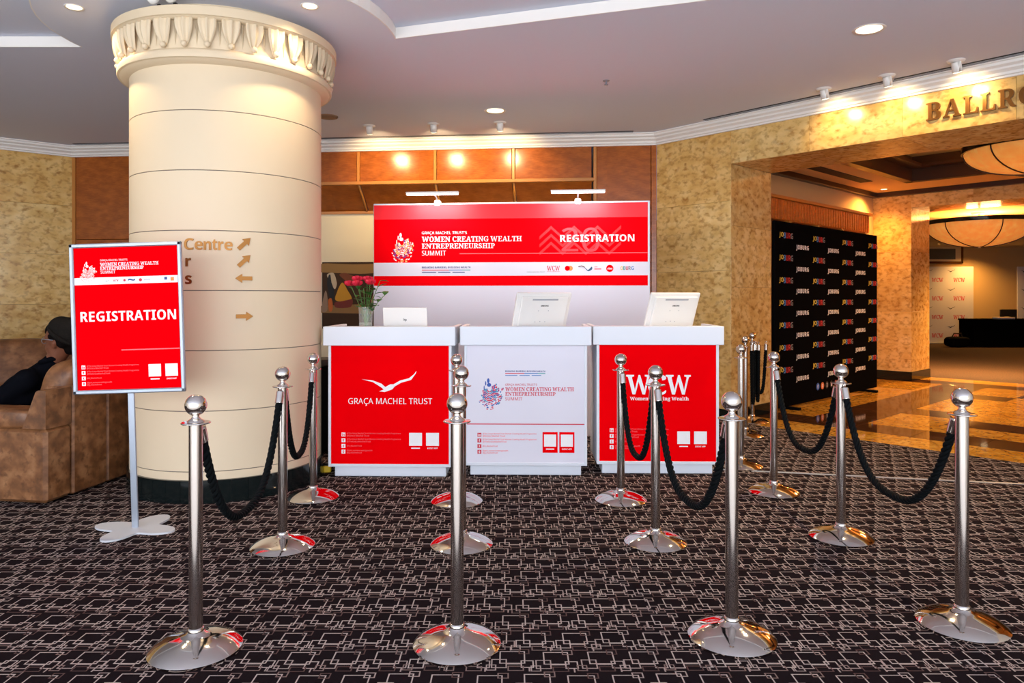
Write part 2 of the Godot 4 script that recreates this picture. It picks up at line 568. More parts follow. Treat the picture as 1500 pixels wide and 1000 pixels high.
func build_shell() -> void:
	var e1 := Vector2(0.674, -0.739)
	var right_end := BR + e1 * 5.8
	var left_end := BL + Vector2(-0.773, -0.634) * 5.2
	var room := [Vector2(left_end.x, -4.1), Vector2(right_end.x, -4.1), right_end, BR, BL, left_end]
	var st := new_st()
	plan([Vector2(left_end.x, 1.6), Vector2(right_end.x, 1.6), right_end, BR, BL, left_end], -0.06, 0.0, st)
	struct("floor", st, M.carpet, Transform3D.IDENTITY, "dark carpet woven with interlocking pale rectangle outlines")
	st = new_st()
	plan([Vector2(left_end.x, -4.1), Vector2(right_end.x, -4.1), Vector2(right_end.x, 1.6), Vector2(left_end.x, 1.6)], -0.06, 0.0, st)
	struct("floor", st, M.bounce_floor, Transform3D.IDENTITY, "unseen pale floor behind the viewer, added to bounce daylight upward")
	# ceilings: the higher one over all, the lower one behind a stepped edge that rounds the column
	st = new_st()
	plan(room, HIGH, HIGH + 0.1, st)
	struct("ceiling", st, M.ceiling, Transform3D.IDENTITY, "raised pale grey ceiling nearest the viewer")
	var low := [Vector2(left_end.x, 5.36), Vector2(-3.25, 5.36)]
	for k in 33:
		var a := lerpf(PI - 0.16, TAU + 0.02, k / 32.0)
		low.append(COL + Vector2(cos(a), sin(a)) * 1.2)
	low.append_array([Vector2(right_end.x, 3.13), right_end, BR, BL, left_end])
	st = new_st()
	plan(low, LOW, HIGH - 0.001, st)
	var lc := struct("ceiling", st, M.ceiling, Transform3D.IDENTITY, "lower ceiling with a white stepped edge curving round the column")
	# white edge of the step
	st = new_st()
	for k in range(0, 35):
		var a: Vector2 = low[k]
		var b: Vector2 = low[k + 1]
		var n := Vector2(b.y - a.y, -(b.x - a.x)).normalized() * 0.008
		plan([a, b, b + n, a + n], LOW, HIGH - 0.002, st)
	put("step_edge", st, M.white_trim, lc)
	# left wall in the same marble, then plain walls that close the room out of sight
	var lw := structure_node("wall_left", frame(left_end, LEFT_TURN), "golden brown marble wall at far left behind the sofas")
	obj("backing", boxmesh(Vector3(0, 0, -0.25), Vector3(5.2, LOW + 0.05, -0.02), 0.0), M.joint, lw)
	slab_rows(lw, 0.0, 5.19, 0.0, 3.08, 6, 5, 0.0, 0.02, M.marble, 5)
	struct_wall("wall_side_left", left_end, Vector2(left_end.x, -4.1))
	struct_wall("wall_side_right", Vector2(right_end.x, -4.1), right_end)
	# glazed entrance front behind the viewer
	var rear := structure_node("wall_rear", Transform3D(Basis(), V(0, 0, -4.1)), "glazed entrance front behind the viewer")
	obj("sill", boxmesh(Vector3(left_end.x, 0, 0), Vector3(right_end.x, 0.2, 0.2), 0.0), M.beige_wall, rear)
	obj("lintel", boxmesh(Vector3(left_end.x, 2.9, 0), Vector3(right_end.x, 3.4, 0.2), 0.0), M.beige_wall, rear)
	obj("pier", boxmesh(Vector3(left_end.x, 0.2, 0), Vector3(-8.6, 2.9, 0.2), 0.0), M.beige_wall, rear)
	obj("pier", boxmesh(Vector3(5.15, 0.2, 0), Vector3(right_end.x, 2.9, 0.2), 0.0), M.beige_wall, rear)
	for k in 3:
		obj("pier", boxmesh(Vector3(-5.3 + 3.45 * k, 0.2, 0), Vector3(-5.05 + 3.45 * k, 2.9, 0.2), 0.0), M.beige_wall, rear)
	for k in 4:
		var x0 := -8.6 + 3.45 * k
		var w := structure_node("window_%d" % (k + 1), Transform3D(Basis(), V(x0, 0, -4.2)), "tall entrance window behind the viewer")
		obj("pane", boxmesh(Vector3(0.0, 0.2, -0.004), Vector3(3.3, 2.9, 0.004), 0.0), M.glass, w)
		for f in [[0.0, 0.06], [1.62, 1.68], [3.24, 3.3]]:
			obj("window_frame", boxmesh(Vector3(f[0], 0.2, -0.03), Vector3(f[1], 2.9, 0.03)), M.wood_black, w)
	# crown mouldings
	crown("trim_1", frame(left_end, LEFT_TURN), 5.2)
	crown("trim_2", frame(BL, BACK_TURN), (BR - BL).length())
	crown("trim_3", frame(BR, RIGHT_TURN), 5.8)

func struct_wall(called: String, a: Vector2, b: Vector2) -> void:
	# a plain wall from a to b (plan), on the outer side of that line
	var d := V(b.x, 0, b.y) - V(a.x, 0, a.y)
	var st := new_st()
	cbox(st, Vector3(0, 0, -0.2), Vector3(d.length(), 3.4, 0), 0.0)
	var o := struct(called, st, M.side_wall, Transform3D(Basis(Vector3.UP, atan2(-d.z, d.x)), V(a.x, 0, a.y)), "plain beige wall beyond the picture edge")
	o.name = called

func crown(called: String, xf: Transform3D, length: float) -> void:
	var st := new_st()
	var prof := PackedVector2Array([Vector2(0, 3.075), Vector2(0.03, 3.075), Vector2(0.035, 3.09), Vector2(0.05, 3.095), Vector2(0.055, 3.115), Vector2(0.085, 3.135), Vector2(0.09, 3.15), Vector2(0.115, 3.165), Vector2(0.12, 3.185), Vector2(0.135, 3.19), Vector2(0.135, LOW), Vector2(0, LOW)])
	# profile in (out, up) swept along the wall
	prism(st, prof, length, Transform3D(Basis(Vector3(0, 0, 1), Vector3(0, 1, 0), Vector3(1, 0, 0)), Vector3.ZERO))
	struct(called, st, M.white_trim, xf, "white stepped crown moulding under the ceiling")

# ---------------------------------------------------------------- back wall with wood panelling
func build_back_wall() -> void:
	var L := (BR - BL).length()          # 7.235
	var w := structure_node("wall_back", frame(BL, BACK_TURN), "wood panelled back wall behind the registration desk")
	var nx0 := 2.05                     # recess starts, hidden by the round column
	var nx1 := 6.523                    # recess ends, wide plain panel to its right
	obj("backing", boxmesh(Vector3(0, 0, -0.6), Vector3(L, 3.3, -0.45), 0.0), M.joint, w)
	# left and right flat panels of dark wood
	for r in [[0.03, 0.0, 2.02, 1.02], [0.03, 1.025, 2.02, 2.04], [0.03, 2.045, 2.02, 3.08]]:
		obj("wood_panel", boxmesh(Vector3(r[0], r[1], -0.45), Vector3(r[2], r[3], -0.0), 0.003), M.wood, w)
	for r in [[nx1 + 0.02, 0.0, 0.9], [nx1 + 0.02, 0.905, 1.72], [nx1 + 0.02, 1.725, 2.35], [nx1 + 0.02, 2.355, 3.08]]:
		obj("wood_panel", boxmesh(Vector3(r[0], r[1], -0.45), Vector3(L - 0.07, r[2], 0.0), 0.003), M.wood, w)
	obj("edge_post", boxmesh(Vector3(-0.02, 0, -0.5), Vector3(0.028, 3.08, 0.012)), M.wood_trim, w)
	obj("edge_post", boxmesh(Vector3(L - 0.065, 0, -0.45), Vector3(L - 0.005, 3.08, 0.015)), M.wood, w)
	obj("edge_post", boxmesh(Vector3(nx1 - 0.02, 0, -0.45), Vector3(nx1 + 0.018, 3.08, 0.012)), M.wood_trim, w)
	# upper row of panels, ledge, and sloping panels that lead back to the niche wall
	var step := 0.94
	for k in 5:
		var x1 := nx1 - 0.02 - step * k
		var x0 := maxf(x1 - step, nx0)
		if x0 >= x1 - 0.05: continue
		obj("upper_panel", boxmesh(Vector3(x0 + 0.022, 2.715, -0.05), Vector3(x1 - 0.022, 3.08, 0.0), 0.003), M.wood, w)
		obj("divider", boxmesh(Vector3(x0 - 0.018, 2.7, -0.05), Vector3(x0 + 0.018, 3.08, 0.012)), M.wood_trim, w)
		var a := Vector3(x0 + 0.02, 2.67, -0.02)
		var st := new_st()
		st.set_smooth_group(-1)
		var p := [Vector3(x0 + 0.02, 2.67, -0.02), Vector3(x1 - 0.02, 2.67, -0.02), Vector3(x1 - 0.02, 2.4, -0.36), Vector3(x0 + 0.02, 2.4, -0.36)]
		var back := Vector3(0, 0.04, -0.03)
		var mid: Vector3 = (p[0] + p[2]) / 2.0 + back / 2.0
		quad(st, p[0], p[1], p[2], p[3], mid)
		quad(st, p[0] + back, p[1] + back, p[2] + back, p[3] + back, mid)
		for e in 4: quad(st, p[e], p[(e + 1) % 4], p[(e + 1) % 4] + back, p[e] + back, mid)
		put("sloping_panel", st, M.wood, w)
		st = new_st()
		tube(st, [Vector3(x0, 2.672, -0.012), Vector3(x0, 2.395, -0.352)], 0.016, 4)
		put("sloping_divider", st, M.wood_trim, w)
	obj("ledge", boxmesh(Vector3(nx0, 2.672, -0.05), Vector3(nx1, 2.712, 0.03)), M.wood_trim, w)
	obj("niche_rail", boxmesh(Vector3(nx0, 2.365, -0.4), Vector3(nx1, 2.4, -0.34)), M.wood_trim, w)
	obj("niche_wall", boxmesh(Vector3(nx0, 0, -0.45), Vector3(nx1, 2.37, -0.37), 0.0), M.cream_wall, w)
	# painting on the niche wall, partly hidden
	var p := thing("wide_painting", "wide earth-toned painting of figures in a rough gold border, behind the vase", "painting", frame(BL, BACK_TURN) * Vector3(3.1, 0, -0.37), BACK_TURN)
	obj("canvas", boxmesh(Vector3(0, 0.92, 0.0), Vector3(1.75, 1.76, 0.03)), mat(rgb(66, 44, 28), 0.9), p)
	painting(p, 1.75, 0.92, 1.76, 0.031)

func blob(st: SurfaceTool, pts: Array, z: float) -> void:
	var c := Curve2D.new()
	var n := pts.size()
	for k in n + 1:
		var a: Vector2 = pts[(k + n - 1) % n]
		var b: Vector2 = pts[(k + 1) % n]
		c.add_point(pts[k % n], (a - b) * 0.16, (b - a) * 0.16)
	var poly := c.tessellate(4, 6.0)
	poly.remove_at(poly.size() - 1)
	prism(st, poly, 0.001, Transform3D(Basis(), Vector3(0, 0, z)))

func painting(p: Node, w: float, y0: float, y1: float, z: float) -> void:
	# flat painted shapes: gold bands above and below, dark figures, ochre and brick fields
	var shapes := [
		["painted_band", rgb(150, 112, 58), [[0.0, y1 - 0.13], [0.5, y1 - 0.15], [1.1, y1 - 0.12], [w, y1 - 0.14], [w, y1 - 0.03], [1.0, y1 - 0.02], [0.4, y1 - 0.03], [0.0, y1 - 0.02]]],
		["painted_band", rgb(142, 104, 54), [[0.0, y0 + 0.2], [0.6, y0 + 0.19], [1.2, y0 + 0.21], [w, y0 + 0.2], [w, y0 + 0.3], [1.0, y0 + 0.29], [0.5, y0 + 0.31], [0.0, y0 + 0.29]]],
		["painted_field", rgb(196, 140, 26), [[0.62, 1.33], [0.82, 1.5], [1.0, 1.4], [1.12, 1.3], [0.9, 1.27], [0.66, 1.27]]],
		["painted_field", rgb(112, 34, 22), [[0.6, 1.25], [0.86, 1.27], [1.14, 1.29], [1.1, 1.2], [0.84, 1.18], [0.62, 1.19]]],
		["painted_field", rgb(196, 176, 146), [[0.36, 1.6], [0.56, 1.62], [0.66, 1.5], [0.6, 1.42], [0.46, 1.5]]],
		["painted_field", rgb(120, 60, 26), [[0.74, 1.6], [0.95, 1.62], [1.25, 1.56], [1.2, 1.46], [0.95, 1.52]]],
		["painted_figure", rgb(26, 28, 30), [[0.42, 1.34], [0.36, 1.48], [0.4, 1.58], [0.46, 1.6], [0.5, 1.5], [0.58, 1.4], [0.56, 1.28], [0.48, 1.3]]],
		["painted_figure", rgb(196, 96, 30), [[0.4, 1.28], [0.5, 1.3], [0.54, 1.2], [0.5, 1.14], [0.42, 1.15]]],
		["painted_figure", rgb(150, 120, 96), [[0.2, 1.14], [0.24, 1.3], [0.32, 1.4], [0.38, 1.3], [0.36, 1.15]]]]
	var k := 0
	for s in shapes + shapes.slice(2, 9):
		var shift := 0.0 if k < 9 else 0.62
		var spread := 1.0 if k < 9 else 1.5
		var st := new_st()
		var pts := []
		for q in s[2]: pts.append(Vector2(q[0] if s[0] == "painted_band" else (q[0] - 0.2) * 0.42 * spread + shift, q[1]))
		blob(st, pts, z + 0.0004 * k)
		put(s[0], st, mat(s[1], 0.7), p)
		k += 1

# ---------------------------------------------------------------- right wall with the ballroom opening, vestibule and hall behind it
func ubox(lo: Vector3, hi: Vector3, bevel := 0.003) -> ArrayMesh:
	# corners in (u, y, w): u along the right wall from the start of the opening, w into the vestibule
	return boxmesh(Vector3(lo.x, lo.y, -hi.z), Vector3(hi.x, hi.y, -lo.z), bevel)

func build_ballroom_side() -> void:
	var xf := frame(OPENING, RIGHT_TURN)
	var off := (OPENING - BR).length()        # 0.956
	# marble pier between back wall and opening, and its jamb
	var pier := structure_node("wall_right", xf, "golden marble pier and beam around the ballroom opening")
	obj("backing", ubox(Vector3(-off, 0, 0.025), Vector3(-0.025, 3.2, 0.82), 0.0), M.joint, pier)
	slab_rows(pier, -off, 0.0, 0.12, 3.08, 1, 4, 0.0, 0.024, M.marble, 2)
	obj("black_skirting", ubox(Vector3(-off, 0, -0.012), Vector3(0.012, 0.12, 0.84)), M.black_tile, pier)
	for j in 4:
		var h := (2.73 - 0.12) / 4.0
		var o := obj("marble_slab", boxmesh(Vector3(-0.024, 0.001, -0.86), Vector3(0.0, h - 0.001, -0.001), 0.0015), M.marble[(j + 1) % 3], pier)
		o.position = Vector3(0, 0.12 + h * j, 0)
	# beam over the opening: faced with slabs in front and below
	obj("beam_core", ubox(Vector3(0, 2.755, 0.025), Vector3(5.0, 3.3, 0.84), 0.0), M.joint, pier)
	for k in 6:
		var o := obj("beam_slab", boxmesh(Vector3(0.001, 2.73, -0.024), Vector3(0.839, 3.08, 0.0), 0.0015), M.marble[k % 3], pier)
		o.position.x = 0.84 * k
		o = obj("soffit_slab", boxmesh(Vector3(0.001, 2.73, -0.86), Vector3(0.839, 2.754, -0.025), 0.0015), M.marble[(k + 1) % 3], pier)
		o.position.x = 0.84 * k
	obj("end_wall", ubox(Vector3(4.9, 0, 0.0), Vector3(5.1, 3.3, 0.86), 0.0), M.beige_wall, pier)
	# gilt lettering on the beam
	var sign := thing("gold_wall_lettering", "raised gold serif capitals on the marble beam over the opening", "lettering", xf * Vector3(0, 0, 0), RIGHT_TURN)
	var at := 1.877
	for ch in ["B", "A", "L", "L", "R", "O", "O", "M"]:
		var st := new_st()
		var wd: float = {"B": 0.112, "A": 0.132, "L": 0.105, "R": 0.122, "O": 0.132, "M": 0.165}[ch]
		var t := TextMesh.new()
		t.text = ch; t.font = serif_bold; t.font_size = 64; t.pixel_size = 0.01; t.depth = 0.1
		var b := t.get_aabb()
		st.append_from(t, 0, Transform3D(Basis.from_scale(Vector3(wd / b.size.x, 0.15 / b.size.y, 0.28)), Vector3(at - b.position.x * wd / b.size.x, 2.907 - b.get_center().y * 0.15 / b.size.y, 0.016)))
		obj("letter", st.commit(), M.brass, sign)
		at += wd + 0.018

	# vestibule floor of polished marble pieces
	var fl := structure_node("floor", xf, "polished golden marble vestibule floor with brown inlays")
	obj("bed", ubox(Vector3(-0.7, -0.06, 0.0), Vector3(5.0, -0.012, 6.25), 0.0), M.joint, fl)
	var nu := 10
	var nw := 13
	var du := 5.7 / nu
	var dw := 6.24 / nw
	var tile := boxmesh(Vector3(-du / 2 + 0.001, -0.012, -dw / 2 + 0.001), Vector3(du / 2 - 0.001, 0.0, dw / 2 - 0.001), 0.001)
	for i in nu:
		for j in nw:
			var d := absf(i - 4.5) + absf(j - 6.0) * 0.8
			var brown := j == 1 or j == 11 or (i == 2 and j > 1 and j < 11) or (d > 2.4 and d < 3.3 and j > 2 and j < 10)
			var o := obj("marble_tile", tile, M.floor_brown if brown else M.floor_gold[(i * 7 + j * 3) % 2], fl)
			o.position = Vector3(-0.7 + du * (i + 0.5), 0, -dw * (j + 0.5))
	# vestibule walls
	var vw := structure_node("wall_vestibule", xf, "plastered vestibule wall with a fluted wood pelmet")
	obj("plaster", ubox(Vector3(-0.9, 0, 0.86), Vector3(-0.6, 3.3, 5.4), 0.0), M.beige_wall, vw)
	obj("return", ubox(Vector3(-0.95, 0, 0.84), Vector3(-0.02, 3.3, 0.9), 0.0), M.beige_wall, vw)
	obj("right_plaster", ubox(Vector3(5.0, 0, 0.0), Vector3(5.2, 3.4, 6.3), 0.0), M.beige_wall, vw)
	obj("pelmet", ubox(Vector3(-0.6, 2.3, 1.0), Vector3(-0.36, 2.56, 4.6)), M.pine, vw)
	obj("pelmet_cap", ubox(Vector3(-0.6, 2.56, 0.98), Vector3(-0.32, 2.6, 4.65)), M.wood_trim, vw)
	for k in 45:
		obj("flute", ubox(Vector3(-0.362, 2.31, 1.01 + 0.08 * k), Vector3(-0.348, 2.55, 1.06 + 0.08 * k), 0.004), M.pine, vw)
	for k in 5:
		obj("bracket", ubox(Vector3(-0.6, 2.2, 1.2 + 0.8 * k), Vector3(-0.34, 2.3, 1.27 + 0.8 * k)), M.wood_trim, vw)
	# far pier and beam
	var fp := structure_node("wall_far_portal", xf, "marble pier and beam between vestibule and hall")
	obj("pier_core", ubox(Vector3(-0.9, 0.14, 5.425), Vector3(-0.055, 3.3, 6.22), 0.0), M.joint, fp)
	for j in 3:
		var h := (3.0 - 0.14) / 3.0
		obj("marble_slab", ubox(Vector3(-0.62, 0.14 + h * j, 5.4), Vector3(-0.03, 0.138 + h * (j + 1), 5.424), 0.0015), M.marble[j], fp)
		obj("marble_slab", ubox(Vector3(-0.054, 0.14 + h * j, 5.425), Vector3(-0.03, 0.138 + h * (j + 1), 6.24), 0.0015), M.marble[j], fp)
	obj("black_skirting", ubox(Vector3(-0.62, 0, 5.385), Vector3(-0.015, 0.14, 6.25)), M.black_tile, fp)
	obj("beam_core", ubox(Vector3(-0.03, 2.755, 5.425), Vector3(5.2, 3.4, 6.22), 0.0), M.joint, fp)
	for k in 6:
		obj("beam_slab", ubox(Vector3(-0.03 + 0.85 * k, 2.73, 5.4), Vector3(0.818 + 0.85 * k, 3.05, 5.424), 0.0015), M.marble[k % 3], fp)
		obj("soffit_slab", ubox(Vector3(-0.03 + 0.85 * k, 2.73, 5.425), Vector3(0.818 + 0.85 * k, 2.754, 6.24), 0.0015), M.marble[k % 3], fp)
	# vestibule ceiling with a sunken coffer
	var vc := structure_node("ceiling", xf, "vestibule ceiling with a dark framed coffer")
	var warm := mat(rgb(214, 186, 140), 0.8)
	for r in [[-0.9, 0.86, 0.3, 5.42], [4.2, 0.86, 5.1, 5.42], [0.3, 0.86, 4.2, 1.7], [0.3, 4.4, 4.2, 5.42]]:
		obj("ceiling_border", ubox(Vector3(r[0], 3.0, r[1]), Vector3(r[2], 3.04, r[3]), 0.0), warm, vc)
	obj("coffer_top", ubox(Vector3(0.2, 3.34, 1.6), Vector3(4.3, 3.4, 4.5), 0.0), warm, vc)
	for r in [[0.2, 1.6, 0.32, 4.5], [4.18, 1.6, 4.3, 4.5], [0.2, 1.6, 4.3, 1.72], [0.2, 4.38, 4.3, 4.5]]:
		obj("coffer_side", ubox(Vector3(r[0], 2.985, r[1]), Vector3(r[2], 3.36, r[3])), M.wood_black, vc)
	for r in [[0.32, 1.72, 0.5, 4.38], [4.0, 1.72, 4.18, 4.38], [0.5, 1.72, 4.0, 1.9], [0.5, 4.2, 4.0, 4.38]]:
		obj("coffer_step", ubox(Vector3(r[0], 3.16, r[1]), Vector3(r[2], 3.2, r[3])), M.wood_black, vc)
	for r in [[-0.6, 0.9, -0.5, 5.4], [-0.6, 5.3, 5.0, 5.4]]:
		obj("cornice", ubox(Vector3(r[0], 2.93, r[1]), Vector3(r[2], 3.0, r[3])), M.wood_black, vc)
	obj("air_slot", ubox(Vector3(-0.25, 2.992, 1.6), Vector3(-0.08, 3.0, 4.0), 0.0), M.dark_slot, vc)
	# hall beyond
	var hall := structure_node("wall_hall", xf, "beige papered hall beyond the vestibule")
	obj("left_plaster", ubox(Vector3(-6.0, 0, 6.24), Vector3(-5.8, 3.0, 20.5), 0.0), M.beige_wall, hall)
	obj("right_plaster", ubox(Vector3(6.2, 0, 6.24), Vector3(6.4, 3.0, 20.5), 0.0), M.beige_wall, hall)
	obj("back_plaster", ubox(Vector3(-6.0, 0, 20.3), Vector3(6.4, 3.0, 20.5), 0.0), M.beige_wall, hall)
	obj("portal_plaster", ubox(Vector3(-6.0, 0, 6.0), Vector3(-0.9, 3.0, 6.22), 0.0), M.beige_wall, hall)
	obj("portal_plaster", ubox(Vector3(5.0, 0, 6.0), Vector3(6.4, 3.0, 6.22), 0.0), M.beige_wall, hall)
	var end := boxmesh(Vector3(9.0, 0, -20.7), Vector3(19.0, 2.8, -20.5), 0.0)
	var hw := obj("wall_hall_end", end, M.beige_wall)
	tag(hw, "beige wall at the far end of the hall behind the banners", "", "", "structure")
	var hc := obj("ceiling", ubox(Vector3(-6.0, 2.78, 6.2), Vector3(6.4, 2.9, 20.5), 0.0), mat(rgb(232, 214, 180), 0.8))
	hc.transform = xf
	tag(hc, "plain ceiling of the hall beyond", "", "", "structure")
	var hall_carpet := textured(ramp_image(fbm(61, 256, 0.08, 3), [[0.2, rgb(52, 34, 22)], [0.8, rgb(88, 60, 38)]]), 1.5, 0.95)
	var hf := obj("floor", ubox(Vector3(-6.0, -0.06, 6.24), Vector3(6.4, 0.0, 20.5), 0.0), hall_carpet)
	hf.transform = xf
	tag(hf, "brown carpet of the hall beyond the vestibule", "", "", "structure")

# ---------------------------------------------------------------- round column
func on_column(angle: float, r: float, y: float) -> Transform3D:
	# angle 0 faces the viewer straight on; x runs to the right, z outwards
	return Transform3D(Basis(Vector3.UP, angle), Vector3(sin(angle) * r, y, cos(angle) * r))

func build_column() -> void:
	var c := thing("round_column", "massive cream round column with a leaf-carved capital and black tiled foot", "column", V(COL.x, 0, COL.y))
	c.set_meta("kind", "structure")
	var st := new_st()
	lathe(st, [[Vector2(0.638, 0.0), Vector2(0.638, 3.0)]], 96)
	put("core", st, M.joint, c)
	var ys := [0.147, 0.2, 0.586, 0.972, 1.356, 1.74, 2.125, 2.508, 2.83]
	for k in ys.size() - 1:
		st = new_st()
		var a: float = ys[k] + (0.0025 if k else 0.0)
		var b: float = ys[k + 1] - 0.0025
		lathe(st, [[Vector2(0.6, a), Vector2(0.6425, a)], [Vector2(0.6425, a), Vector2(0.644, a + 0.0015)], [Vector2(0.644, a + 0.0015), Vector2(0.644, b - 0.0015)], [Vector2(0.644, b - 0.0015), Vector2(0.6425, b)], [Vector2(0.6425, b), Vector2(0.6, b)]], 96)
		put("drum", st, M.cream, c)
	# foot of black tiles
	var n := 40
	var tile := new_st()
	tile.set_smooth_group(-1)
	var half := PI / n - 0.0016
	var inside := Vector3(0, 0.075, 0.65)
	for k in 4:
		var a0 := lerpf(-half, half, k / 4.0)
		var a1 := lerpf(-half, half, (k + 1) / 4.0)
		var ring := []
		for q in [[a0, 0.0], [a1, 0.0], [a1, 0.147], [a0, 0.147]]: ring.append(Vector3(sin(q[0]) * 0.66, q[1], cos(q[0]) * 0.66))
		quad(tile, ring[0], ring[1], ring[2], ring[3], inside)
		quad(tile, ring[2], ring[3], Vector3(sin(a0) * 0.64, 0.147, cos(a0) * 0.64), Vector3(sin(a1) * 0.64, 0.147, cos(a1) * 0.64), inside)
	for s in [-half, half]:
		quad(tile, Vector3(sin(s) * 0.66, 0, cos(s) * 0.66), Vector3(sin(s) * 0.66, 0.147, cos(s) * 0.66), Vector3(sin(s) * 0.64, 0.147, cos(s) * 0.64), Vector3(sin(s) * 0.64, 0, cos(s) * 0.64), inside)
	var tile_mesh := done(tile)
	for k in n:
		obj("foot_tile", tile_mesh, M.black_tile, c).rotation.y = TAU * k / n
	# capital: mouldings and a ring of leaves
	st = new_st()
	lathe(st, [[Vector2(0.644, 2.80), Vector2(0.68, 2.808), Vector2(0.703, 2.822)], [Vector2(0.703, 2.822), Vector2(0.717, 2.824)], [Vector2(0.717, 2.824), Vector2(0.72, 2.83), Vector2(0.72, 2.862), Vector2(0.717, 2.868)], [Vector2(0.717, 2.868), Vector2(0.705, 2.872)], [Vector2(0.705, 2.872), Vector2(0.698, 2.884), Vector2(0.69, 2.886)]], 96)
	var cap := put("capital", st, M.cream, c)
	st = new_st()
	lathe(st, [[Vector2(0.69, 2.886), Vector2(0.69, 3.06)], [Vector2(0.69, 3.06), Vector2(0.73, 3.062), Vector2(0.742, 3.072)], [Vector2(0.742, 3.072), Vector2(0.754, 3.075)], [Vector2(0.754, 3.075), Vector2(0.754, 3.132)], [Vector2(0.754, 3.132), Vector2(0.744, 3.138)], [Vector2(0.744, 3.138), Vector2(0.6, 3.142)], [Vector2(0.6, 3.142), Vector2(0.6, LOW)]], 96)
	put("abacus", st, M.cream, cap)
	var leaf := new_st()
	leaf.set_smooth_group(0)
	var nh := 12
	var cols := [-1.0, -0.82, -0.64, -0.2, -0.1, 0.1, 0.2, 0.64, 0.82, 1.0]
	var lift := [0.0, 0.022, 0.008, 0.008, 0.022, 0.022, 0.008, 0.008, 0.022, 0.0]
	var grid := []
	for i in nh + 1:
		var t := float(i) / nh
		var wide := 0.012 + 0.043 * pow(sin(minf(t * 1.15, 1.0) * PI / 2), 0.9)
		var row := []
		for j in cols.size():
			var r: float = 0.69 + lift[j] + 0.034 * sin(t * PI * 0.62)
			var a: float = cols[j] * wide / 0.7
			row.append(Vector3(sin(a) * r, 2.905 + 0.157 * t, cos(a) * r))
		grid.append(row)
	for i in nh:
		for j in cols.size() - 1:
			quad(leaf, grid[i][j], grid[i][j + 1], grid[i + 1][j + 1], grid[i + 1][j], Vector3(0, 2.98, 0.3))
	sphere(leaf, Vector3(0, 2.903, 0.717), Vector3.ONE * 0.02, 10, 8)
	var leaf_mesh := done(leaf)
	var dart := new_st()
	dart.set_smooth_group(-1)
	var d := [Vector3(0, 2.9, 0.694), Vector3(0, 3.05, 0.71), Vector3(-0.012, 3.055, 0.692), Vector3(0.012, 3.055, 0.692)]
	tri(dart, d[0], d[1], d[2], Vector3(0, 3, 0.5))
	tri(dart, d[0], d[1], d[3], Vector3(0, 3, 0.5))
	var dart_mesh := done(dart)
	for k in 32:
		obj("leaf", leaf_mesh, M.cream, cap).rotation.y = TAU * k / 32
		obj("dart", dart_mesh, M.cream, cap).rotation.y = TAU * (k + 0.5) / 32
	# brass way-finding letters and arrows fixed to the shaft (the first words are behind the sign)
	var x := -0.032
	var widths := {"C": 0.062, "e": 0.05, "n": 0.046, "t": 0.03, "r": 0.032}
	for ch in ["C", "e", "n", "t", "r", "e"]:
		letter_on(c, ch, x + widths[ch] / 2, 1.643 + (0.009 if ch == "C" else 0.006 if ch == "t" else 0.0), widths[ch], 0.075 if ch == "C" else 0.068 if ch == "t" else 0.056)
		x += widths[ch] + 0.005
	letter_on(c, "r", -0.006, 1.536, 0.034, 0.054)
	letter_on(c, "s", -0.004, 1.425, 0.042, 0.056)
	for a in [[1.66, 45.0], [1.549, 45.0], [1.436, 180.0], [1.19, 0.0]]:
		var ar := new_st()
		var poly := PackedVector2Array([Vector2(-0.05, -0.013), Vector2(0.012, -0.013), Vector2(0.012, -0.03), Vector2(0.055, 0), Vector2(0.012, 0.03), Vector2(0.012, 0.013), Vector2(-0.05, 0.013)])
		prism(ar, poly, 0.008)
		var o := put("arrow", ar, M.brass, c)
		o.transform = on_column(0.515, 0.6435, a[0]) * Transform3D(Basis(Vector3.BACK, deg_to_rad(a[1])), Vector3.ZERO)

func letter_on(c: Node, ch: String, arc: float, y: float, w: float, h: float) -> void:
	var st := new_st()
	letters(st, ch, sans_bold, -w / 2, 0, w, h, 0.0)
	var o := obj("letter", st.commit(), M.brass, c)
	o.transform = on_column(arc / 0.644, 0.644, y)
	o.scale.z = 5.0

